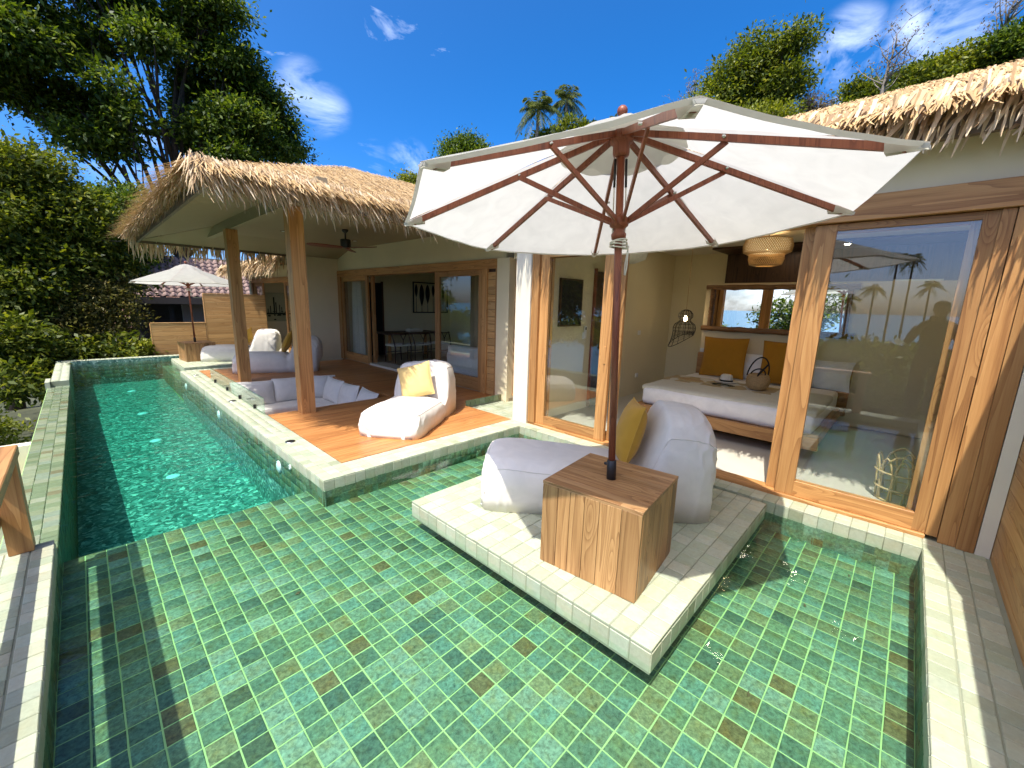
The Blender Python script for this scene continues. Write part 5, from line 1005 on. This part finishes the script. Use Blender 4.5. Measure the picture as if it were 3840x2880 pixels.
for s in (1, -1):
    ell('ear', 'skin', (.06, s * .082, 1.68), (.02, .012, .032)); hp = Vector((.45, .04 + s * .055, 1.55)); ell('palm', 'skin', hp, (.022, .022, .045))
    for f in range(4): MB().tube([hp + Vector((.0, 0, .035 - f * .02)), hp + Vector((.045, -s * .012, .04 - f * .02)), hp + Vector((.05, -s * .045, .04 - f * .02))], [.009, .008, .007], 7).build('finger', 'skin', pr_, True, True)
    MB().tube([hp + Vector((-.005, 0, -.01)), hp + Vector((-.02, -s * .025, .012)), hp + Vector((-.012, -s * .05, .02))], [.010, .009, .007], 7).build('thumb', 'skin', pr_, True, True)
    mk('trouser_leg', *rbox((-.085, .095, s * .105 - .09, s * .105 + .09, .08, .92), .07), 'trousers', pr_, True, True)
ph_ = thing('phone', 'dark phone held up by the reflected person', 'phone', (-.14, -.24, 1.55)); box('phone_body', 'black_plastic', (-.146, -.138, -.315, -.165, 1.51, 1.585), ph_, ch=.002)
# ------------------------------------------------------------ vegetation
LEAF_F = [(0, 1, 2, 3)]
def leaves_at(C, n_out, size, asp=.45, up=.5, droop=.0, r=None):
    """C: (N,3) leaf bases; n_out: (N,3) outward dirs; a folded diamond leaf per base"""
    N = len(C); r = r or rng
    d = n_out * .7 + r.normal(0, .75, (N, 3)); d[:, 2] += -droop; d /= np.linalg.norm(d, axis=1)[:, None] + 1e-9
    nn = r.normal(0, .55, (N, 3)); nn[:, 2] += up + .5; nn += n_out * .35
    s = np.cross(d, nn); s /= np.linalg.norm(s, axis=1)[:, None] + 1e-9; n2 = np.cross(s, d)
    ln = (size * r.uniform(.6, 1.3, N))[:, None]; wd = ln * asp * .5
    mid = C + d * ln * .45 - n2 * ln * .06
    V = np.stack([C, mid + s * wd + n2 * ln * .08, C + d * ln - n2 * ln * .10, mid - s * wd + n2 * ln * .08], 1); return V.reshape(-1, 3)
def blob_leaves(blobs, per, size, clump=.28, fill=.35, asp=.45, droop=.1, up=.5, csize=26):
    """blobs: (center, radii); leaves in clumps spread through the outer volume of each blob"""
    Cs = []; Ns = []
    vol = np.array([b[1][0] * b[1][1] + b[1][1] * b[1][2] + b[1][0] * b[1][2] for b in blobs]); vol = vol / vol.sum()
    for (c, rad), f in zip(blobs, vol):
        n = max(2, int(per * f / csize)); u = rng.normal(0, 1, (n, 3)); u /= np.linalg.norm(u, axis=1)[:, None]
        k = rng.uniform(fill, 1.0, n) ** .5 * rng.uniform(.86, 1.12, n); cc = np.array(c) + u * np.array(rad) * k[:, None]
        m = rng.integers(int(csize * .5), int(csize * 1.5), n); idx = np.repeat(np.arange(n), m)
        off = rng.normal(0, 1, (len(idx), 3)) * clump * np.array([1, 1, .55]) * rng.uniform(.6, 1.3, len(idx))[:, None]
        Cs.append(cc[idx] + off); o = u[idx] + off * .6; o[:, 2] += .15; Ns.append(o / (np.linalg.norm(o, axis=1)[:, None] + 1e-9))
    C = np.concatenate(Cs); N = np.concatenate(Ns); return leaves_at(C, N, size, asp, up, droop), len(C)
def tree(name, label, base, trunk_h, trunk_r, blobs, per, size, leaf, group=None, cat='tree', lean=(0, 0), clump=.28, limbs=True, asp=.45, droop=.1, fill=.3, bark='bark', csize=26):
    b = Vector(base); t = thing(name, label, cat, b, group); mb = MB(); top = b + Vector((lean[0], lean[1], trunk_h))
    pts = [b + Vector((0, 0, -.6))] + [b.lerp(top, k / 6) + Vector((.12 * noise.noise(Vector((k, b.x, 1))), .12 * noise.noise(Vector((k, b.y, 2))), 0)) * min(1, trunk_h / 4) for k in range(1, 7)]
    mb.tube(pts, [trunk_r * (1.25 - .12 * k) for k in range(7)], 10); tr = mb.build('trunk', bark, t, True)
    if limbs:
        for k, (c, rad) in enumerate(blobs):
            c = Vector(c); s = pts[random.randint(3, 6)]; m_ = s.lerp(c, .5) + Vector((random.gauss(0, .2), random.gauss(0, .2), .25)) * min(1, trunk_h / 5)
            lm = MB().tube([s, s.lerp(m_, .5), m_, m_.lerp(c, .6), c + Vector((0, 0, rad[2] * .3))], [trunk_r * .36, trunk_r * .30, trunk_r * .22, trunk_r * .13, trunk_r * .05], 7)
            for q in range(4): e = c + Vector((rng.normal(0, .6) * rad[0], rng.normal(0, .6) * rad[1], rng.normal(0.1, .4) * rad[2])); lm.tube([m_.lerp(c, .4), m_.lerp(c, .4).lerp(e, .55) + Vector((0, 0, .1)), e], [trunk_r * .2, trunk_r * .12, trunk_r * .04], 5)
            lm.build('limb', bark, tr, True)
    V, n = blob_leaves(blobs, per, size, clump, fill, asp, droop, csize=csize)
    o = fastmesh('crown', V, 4, LEAF_F, n, leaf, t); return t
def rblobs(c, R3, n, br, seed):
    g = np.random.default_rng(seed); out = []
    for k in range(n):
        u = g.normal(0, 1, 3); u /= np.linalg.norm(u); k_ = g.uniform(.35, .95); s = g.uniform(.7, 1.3)
        out.append((tuple(np.array(c) + u * np.array(R3) * k_), (br * s, br * s, br * s * .72)))
    return out
def polar(az, el, dist): a, e = R(az), R(el); return (dist * math.sin(a), dist * math.cos(a), 1.6 + dist * math.tan(e))
# big tree over the thatched roof
D_ = 25.0
bb = []
for az, el, rr in ((-2.5, 24, 1.7), (1, 26.5, 1.8), (4.5, 27.5, 1.6), (-1.5, 19.5, 1.6), (2.2, 21, 1.6), (-3, 16.5, 1.3), (.8, 15.8, 1.35), (3.6, 16.2, 1.1), (4.2, 13.8, .9), (2.0, 13.4, .8), (9.8, 28.2, 1.5), (13.2, 26.6, 1.25), (10.6, 24.2, 1.5), (7.6, 22.6, 1.0), (14.2, 22.6, 1.3), (11.4, 20.2, 1.4), (16.6, 20.6, 1.2), (14.6, 18.0, 1.3), (18.2, 18.2, 1.0), (17.0, 15.8, 1.0), (12.0, 16.6, 1.2), (19.4, 16.2, .8), (10.2, 17.6, .9), (5.6, 24.4, 1.2), (6.6, 30.5, 1.6), (0, 31, 1.8), (11.5, 31, 1.5), (9.6, 15.2, .8), (13.8, 14.4, .9)):
    d = D_ + random.uniform(-1.6, 1.6); bb.append((polar(az, el, d), (rr * .98, rr * .98, rr * .58)))
tree('broadleaf_tree', 'huge dark broadleaf tree towering behind the living room thatch', (3.4, 24.8, -2.4), 11.0, .26, bb, 140000, .21, 'leaf_dark', 'trees around the villa', lean=(.4, .2), clump=.32, fill=.08, csize=34)
tree('slender_tree', 'thin leaning trunk with sparse leaves beside the huge tree trunk', (3.1, 23.6, -2.4), 9.0, .11, [((2.3, 23.4, 8.4), (.8, .8, .5)), ((1.9, 23.4, 9.4), (.9, .9, .6))], 1600, .24, 'leaf_dark', 'trees around the villa', lean=(-1.2, 0))
# left hand trees
tree('leafy_tree', 'bright topped leafy tree filling the left edge beyond the pool', (-1.6, 18.0, -2.0), 4.2, .16, [(polar(a, e, d), (r, r, r * .75)) for a, e, d, r in ((-3.6, 9.5, 17, 1.05), (-1.6, 10, 17.5, .9), (.6, 7.4, 17, .75), (-4, 5.5, 16.5, 1.1), (-1.2, 6, 17, 1.0), (1.2, 5.2, 17, .8), (2.6, 5.2, 17.5, .6), (-2.4, 2.2, 16.5, 1.0), (.2, 2.6, 17, .9), (2.4, 3.6, 17.4, .7), (-4.4, 0, 16, 1.0), (-1.6, -1.4, 16.8, .9), (3.4, 1.6, 18, .6))], 64000, .145, 'leaf_mid', 'trees around the villa', clump=.22, droop=.2, csize=32)
tree('shade_tree', 'dark tree beneath the thatch eave beside the brown tiled roof', (1.0, 21.5, -2.0), 5.0, .14, [(polar(a, e, d), (r, r, r * .8)) for a, e, d, r in ((4.2, 7.2, 21, .9), (3.2, 5, 21, 1.0), (4.4, 3.8, 21.5, .8), (3.0, 1.6, 21, .9), (4.6, 9, 22, .6), (2.6, 8, 21, .7))], 20000, .17, 'leaf_dark', 'trees around the villa')
tree('yellow_shrub', 'yellow green shrub between the dark trees and the far pool end', (.1, 16.2, -1.6), 2.0, .05, [(polar(a, e, d), (r, r, r)) for a, e, d, r in ((-.6, -1.8, 15.8, .55), (.9, -.6, 16, .55), (2.2, -1.0, 16.2, .5), (3.0, -2.4, 16, .45), (-.4, -3.6, 15.6, .5), (1.4, -3.6, 15.8, .5), (3.0, .6, 16.6, .4), (0.2, .8, 16.4, .35))], 13000, .10, 'leaf_olive', 'shrubs beside the pool', 'shrub', clump=.15, fill=.15)
tree('dark_shrub', 'dark green shrub hanging over the far pool corner', (-.9, 15.6, -1.6), 1.2, .05, [(polar(a, e, d), (r, r, r * .7)) for a, e, d, r in ((-3.6, -5.2, 14.8, .7), (-1.6, -5.6, 15, .6), (.6, -5.8, 15.2, .5), (2.2, -5.2, 15.2, .45), (-5, -4, 14.5, .7), (-2.6, -7.4, 14.4, .5), (-4.6, -8, 13.6, .6))], 9000, .15, 'leaf_mid', 'shrubs beside the pool', 'shrub', clump=.18)
tree('low_bush', 'bright lime bush below the overflow edge at the left', (-1.75, 11.6, -1.9), .8, .04, [(( -1.55, 11.4, -.75), (.42, .5, .42)), ((-1.95, 11.9, -.55), (.5, .5, .45)), ((-1.3, 11.7, -1.0), (.3, .4, .3)), ((-2.2, 11.2, -.9), (.5, .5, .45))], 5200, .10, 'leaf_lime', 'shrubs beside the pool', 'shrub', clump=.10, fill=.1)
tree('fence_bush', 'small lime green bush in front of the low plank fence end', (1.05, 14.75, -1.6), 1.3, .04, [((1.02, 14.72, .02), (.22, .2, .26)), ((1.18, 14.8, .12), (.2, .18, .22)), ((.86, 14.8, -.12), (.2, .2, .2))], 1800, .12, 'leaf_lime', 'shrubs beside the pool', 'shrub', clump=.09, fill=.1)
# hillside trees above the right hand roofs
hs_ = [('tall bushy hillside tree with two rounded tops', 'leaf_mid', [(69.5, 22.4, 1.2), (71, 24.2, 1.3), (73.2, 25.8, 1.1), (72.6, 23.4, 1.4), (75.2, 24.6, 1.1), (76.6, 26.0, .9), (75.4, 22.4, 1.2), (73, 21, 1.3), (76.4, 23.0, .9)], 28.0, 15000, .30),
       ('yellow green bushy tree at the foot of the tall hillside tree', 'leaf_lime', [(67.6, 21.4, .8), (68.8, 20.4, .9), (71.5, 19.6, .9), (74.0, 19.6, .9), (76, 19.8, .7)], 25.0, 8000, .22),
       ('brownish sparse tree between the tall hillside tree and the roof', 'leaf_dry', [(78.2, 20.2, .9), (79.4, 19.4, .8)], 30.0, 2200, .2),
       ('round dark tree peeping over the roof beside the parasol', 'leaf_dark', [(38.6, 18.4, 1.0), (40.2, 18.7, .9), (39.4, 17.2, 1.1), (37.8, 16.8, .8), (41.4, 17.4, .9)], 30.0, 7000, .28),
       ('small green crown just above the living room thatch', 'leaf_lime', [(32.3, 14.2, .7), (33.3, 13.6, .8)], 30.0, 2600, .26),
       ('leafy hill tree at the left end of the ridge above the bedroom thatch', 'leaf_mid', [(82.6, 20.8, .9), (83.6, 19.8, 1.1), (81.4, 19.0, .8)], 38.0, 5000, .34),
       ('dense hill tree in the middle of the ridge above the bedroom thatch', 'leaf_mid', [(86, 20.3, 1.4), (87.4, 20.6, 1.3), (85.4, 19.2, 1.4), (88.2, 19.6, 1.4)], 40.0, 8000, .36),
       ('broad hill tree second from the right on the ridge above the thatch', 'leaf_lime', [(89.4, 20.9, 1.3), (90.6, 20.6, 1.3), (90, 19.4, 1.5)], 40.0, 7000, .36),
       ('dark hill tree at the right end of the ridge above the thatch', 'leaf_dark', [(92.2, 21.5, 1.2), (93.4, 21.2, 1.4), (92.4, 20, 1.5), (94.6, 21.8, 1.6), (96, 21, 1.6)], 40.0, 9000, .36)]
for lab, lf, bl, dist, per, sz in hs_:
    blobs = [(polar(a, e, dist + random.uniform(-.8, .8)), (r, r, r * .8)) for a, e, r in bl]; c = np.mean([b[0] for b in blobs], 0); g0 = gz(c[0], c[1]); zl = min(b[0][2] for b in blobs)
    tree('hill_tree', lab, (c[0], c[1], g0), max(1.0, zl - g0 + .6), .20, blobs, int(per * 1.7), sz * .72, lf, 'trees on the hillside', clump=.32)
def bare(lab, az, el0, el1, dist, seed):
    g = np.random.default_rng(seed); p0 = Vector(polar(az, el0, dist)); p1 = Vector(polar(az + .5, el1, dist)); zb = gz(p0.x, p0.y); t = thing('bare_tree', lab, 'tree', (p0.x, p0.y, zb), 'bare trees on the hillside')
    mb = MB(); mb.tube([(p0.x, p0.y, zb), p0, p0.lerp(p1, .5) + Vector((.1, .1, 0)), p1], [.14, .11, .06, .015], 7); mb.build('trunk', 'palm_bark', t, True); br = MB(); C = []
    for k in range(16):
        s = p0.lerp(p1, g.uniform(.0, .85)); e = s + Vector((g.normal(0, .9), g.normal(0, .9), g.uniform(.6, 2.0))); m_ = s.lerp(e, .5) + Vector((g.normal(0, .15), g.normal(0, .15), -.1)); br.tube([s, m_, e], [.05, .03, .008], 5)
        for q in range(3): f = e.lerp(m_, g.uniform(0, .8)); h = f + Vector((g.normal(0, .45), g.normal(0, .45), g.uniform(.2, .8))); br.tube([f, h], [.018, .005], 4); C += [tuple(h + Vector(g.normal(0, .15, 3))) for _ in range(7)]
    br.build('branches', 'palm_bark', t, True); C = np.array(C); V = leaves_at(C, np.tile([0, 0, .3], (len(C), 1)), .16); fastmesh('crown', V, 4, LEAF_F, len(C), 'leaf_dry', t)
bare('thin nearly bare tree standing above the left end of the hill ridge', 84.4, 20, 24.2, 36, 1); bare('wispy bare tree at the right end of the hill ridge', 91.6, 21, 24.6, 40, 2); bare('faint bare tree left of the tall hillside tree', 66.6, 20, 23.0, 40, 3)
def palm(lab, top, rad, seed, group, lean=(.8, .5), nf=24):
    g = np.random.default_rng(seed); top = Vector(top); bx, by = top.x - lean[0], top.y - lean[1]; zb = gz(bx, by); t = thing('coconut_palm', lab, 'palm tree', (bx, by, zb), group); mb = MB(); b = Vector((bx, by, zb - .3))
    mb.tube([b.lerp(top, k / 10) + Vector((lean[0] * -.25 * math.sin(PI * k / 10), 0, 0)) for k in range(11)], [.20 - .009 * k for k in range(11)], 9); mb.build('trunk', 'palm_bark', t, True); VV = []; n = 0; ribs = MB()
    for k in range(nf):
        a = 2 * PI * k / nf * 1.9 + g.normal(0, .2); el = g.uniform(-.35, 1.25); ln = rad * g.uniform(.8, 1.1); e = Vector((math.cos(a), math.sin(a), 0)); pts = []
        for q in range(11): f = q / 10; pts.append(top + e * (ln * (f * math.cos(el) * (1 - .12 * f))) + Vector((0, 0, ln * (f * math.sin(el) - .62 * f * f * (1.15 - .3 * el)))))
        ribs.tube(pts, [.025 * (1 - .08 * q) for q in range(11)], 4)
        s = Vector((-e.y, e.x, 0))
        for q in range(34):
            f = .10 + .9 * q / 34; x = f * 10; i = min(int(x), 9); p = pts[i].lerp(pts[i + 1], x - i); tg = (pts[i + 1] - pts[i]).normalized()
            for sg in (-1, 1):
                L_ = ln * .24 * math.sin(PI * (.12 + .80 * f)) + .1; d = (s * sg * .8 + tg * .55 + Vector((0, 0, -.45 + g.normal(0, .15)))).normalized(); wv = tg * .028 * rad / 2
                tip = p + d * L_ + Vector((0, 0, -.12 * L_)); mid = p + d * L_ * .5; VV += [p, mid + wv, tip, mid - wv]; n += 1
    ribs.build('frond_ribs', 'leaf_palm', t); o = fastmesh('fronds', np.array([tuple(v) for v in VV]), 4, LEAF_F, n, 'leaf_palm', t, kind='stuff')
palm('taller looking coconut palm with spread fronds above the parasol', polar(48.7, 22.6, 34), 2.3, 5, 'coconut palms'); palm('second coconut palm just right of its neighbour above the parasol', polar(52.2, 23.6, 38), 2.1, 6, 'coconut palms'); palm('distant palm tip beside the parasol finial', polar(58.5, 21.4, 60), 2.0, 7, 'coconut palms', nf=14)
tree('hill_tree', 'small dark bush at the foot of the two coconut palms', (*polar(53.5, 10, 36)[:2], gz(*polar(53.5, 10, 36)[:2])), 6.0, .15, [(polar(52.6, 20.6, 36), (1.1, 1.1, .9)), (polar(54.6, 20.2, 36), (1.0, 1.0, .8)), (polar(49.4, 19.4, 36), (1.2, 1.2, .8))], 5000, .30, 'leaf_mid', 'trees on the hillside')
# slope towards the sea, seen in the mirror and the glass panes
g = np.random.default_rng(77); NW = 60000; wx = g.uniform(-60, -13, NW); wy = g.uniform(-30, 45, NW)
wtop = np.array([1.6 - .066 * (8.3 - x_) + 1.1 * noise.noise(Vector((x_ * .22, y_ * .22, 0))) + .9 * noise.noise(Vector((x_ * .6, y_ * .6, 4))) for x_, y_ in zip(wx, wy)]); wz_ = wtop - np.abs(g.normal(0, .55, NW))
fastmesh('woodland', leaves_at(np.c_[wx, wy, wz_], np.tile([.2, 0, .7], (NW, 1)), .42, .6), 4, LEAF_F, NW, 'leaf_mid'); bpy.data.objects['woodland']['kind'] = 'stuff'; tag(bpy.data.objects['woodland'], 'dense green woodland falling away towards the sea, seen in the panes', 'woodland')
k = 0
for (x, y, top, r, lf) in ((-12, .6, .55, 1.9, 'leaf_mid'), (-14, 4.6, 2.9, 2.0, 'leaf_dark'), (-12.5, -3.4, .4, 2.0, 'leaf_mid'), (-17, 2.4, -.1, 2.3, 'leaf_dark'), (-10, -6.5, 1.4, 2.2, 'leaf_lime'), (-21, 9.4, -.3, 2.4, 'leaf_mid'), (-24, 6.4, -.2, 2.6, 'leaf_lime'), (-7.2, 10.2, 6.4, 2.4, 'leaf_mid'), (-9, 15.5, 8.0, 2.8, 'leaf_dark'), (-19, -2.0, -.2, 2.5, 'leaf_mid'), (-7.0, 5.6, -.1, 1.4, 'leaf_lime')):
    g0 = gz(x, y); k += 1; lab = ['low', 'dark', 'round', 'spreading', 'lime', 'tall', 'broad', 'leafy', 'dense', 'far', 'young'][k - 1] + ' tree on the seaward slope, ' + ['nearest the sea pane reflection', 'left of the mirror view', 'behind the photographer', 'below the horizon line', 'at the wall side', 'behind the others', 'in front of the sea', 'beyond the railing', 'by the overflow channel', 'farthest along the wall', 'close to the railing'][k - 1]
    tree('slope_tree', lab, (x, y, g0), max(.8, (top - r * 1.3 - g0)), .16, rblobs((x, y, top - r * .75), (r, r, r * .55), 9, r * .55, 40 + k) + rblobs((x, y, top - r * 1.9), (r, r, r * .7), 5, r * .6, 60 + k), 16000 if top > 5 else 8000, .24, lf, 'trees on the seaward slope', clump=.32)
for k, (x, y, z) in enumerate(((-70, 4.6, 5.2), (-66, 2.6, 8.6), (-74, 1.2, 9.2), (-62, 6.5, 3.4), (-72, -1.0, 5.4))): palm(['shortest', 'slim', 'tallest', 'outer', 'far'][k] + ' coconut palm on the seaward slope seen in the glass', (x, y, z), 1.9, 20 + k, 'coconut palms towards the sea', nf=18)

# ------------------------------------------------------------ neighbouring houses
nh = thing('neighbour_house', 'house with a steep brown wavy tiled roof behind the far parasol', 'house', (3.72, 21, -1.6), None, (0, 0, R(-6)))
def tile_roof(parent, O, A, U, rows, cols, tw, th_, mat, skip=None):
    O = Vector(O); A = Vector(A).normalized(); U = Vector(U).normalized(); N = A.cross(U).normalized(); n = 8; V = []; 
    for e in (0, 1):
        for z in (0, -.014):
            for j in range(n + 1): f = j / n; w_ = .030 * math.cos(f * 2 * PI) if True else 0; V.append((f * tw * 1.06, e * th_ * 1.18, w_ + z + (0.034 if e == 0 else 0.004)))
    m1 = n + 1; Fc = []
    for j in range(n): Fc += [(j, j + 1, 2 * m1 + j + 1, 2 * m1 + j), (j, m1 + j, m1 + j + 1, j + 1)]
    me = bpy.data.meshes.new('roof_tile'); me.from_pydata(V, [], Fc); me.materials.append(MT[mat]); me.polygons.foreach_set('use_smooth', np.ones(len(me.polygons), dtype=bool))
    B = Matrix(((A.x, U.x, N.x, 0), (A.y, U.y, N.y, 0), (A.z, U.z, N.z, 0), (0, 0, 0, 1)))
    for r in range(rows):
        for c in range(cols):
            if skip and skip(r, c): continue
            p = O + A * (c * tw) + U * (r * th_); o = bpy.data.objects.new('roof_tile', me); o.matrix_basis = Matrix.Translation(p) @ B @ Matrix.Rotation(random.gauss(0, .004), 4, 'Z'); col.objects.link(o); o.parent = parent
E0 = (-2.62, -1.9, 3.12)
tile_roof(nh, E0, (1, 0, 0), (0, .80, .60), 10, 26, .215, .245, 'clay_tile')
MB().add([(-2.62, -1.9, 3.11), (3.1, -1.9, 3.11), (3.1, .2, 4.68), (-2.62, .2, 4.68), (-2.62, 2.4, 3.1), (3.1, 2.4, 3.1)], [(0, 1, 2, 3), (3, 2, 5, 4)]).build('roof_sheet', 'house_dark', nh, False, True)
box('eave_board', 'house_dark', (-2.75, 3.2, -1.93, -1.89, 2.86, 3.10), nh, local=True); MB().add([(-2.70, -1.92, 2.9), (-2.70, -1.92, 3.16), (-2.70, .2, 4.74), (-2.70, .2, 4.5), (-2.63, -1.92, 2.9), (-2.63, -1.92, 3.16), (-2.63, .2, 4.74), (-2.63, .2, 4.5)], [(0, 3, 2, 1), (4, 5, 6, 7), (0, 1, 5, 4), (1, 2, 6, 5), (2, 3, 7, 6), (3, 0, 4, 7)]).build('barge_board', 'house_dark', nh, False, True)
box('wall', 'house_wall', (-.9, 3.0, -1.2, 2.2, .0, 2.9), nh, local=True); box('wall', 'house_dark', (-2.4, -.9, -.6, 2.2, .0, 2.9), nh, local=True)  # second wall near-black: shade under the eaves put into its colour
for x in (-2.2, -1.3): box('porch_post', 'house_dark', (x, x + .14, -1.6, -1.46, .0, 2.9), nh, local=True)
box('parapet', 'white_plaster', (-1.0, 3.0, -1.5, -1.38, 1.2, 2.05), nh, local=True); box('window', 'ink', (.1, 1.3, -1.21, -1.195, 1.4, 2.4), nh, local=True)
h2 = thing('pink_roof_house', 'distant house with a sunlit pink tiled hip roof low behind the trees', 'house', (2.2, 30, -2), None, (0, 0, R(-8)))
tile_roof(h2, (-.95, -1.5, 2.35), (1, 0, 0), (0, .82, .57), 6, 12, .25, .28, 'pink_tile', lambda r, c: c < 5 and r < 3 and (c > r)); tile_roof(h2, (-.9, -2.0, 1.85), (.8, .1, .0), (-.3, .75, .55), 3, 6, .25, .28, 'pink_tile')
MB().add([(-1.4, -1.5, 2.33), (2.2, -1.5, 2.33), (2.2, .6, 3.75), (-.6, .6, 3.75), (-1.4, 2.5, 2.3), (2.2, 2.5, 2.3)], [(0, 1, 2, 3), (3, 2, 5, 4), (0, 3, 4)]).build('roof_sheet', 'pink_tile', h2, False, True); box('wall', 'white_plaster', (-1.0, 2.0, -1.1, 2.2, 0, 2.3), h2, local=True); box('window', 'ink', (-.5, .2, -1.11, -1.095, 1.2, 2.0), h2, local=True)
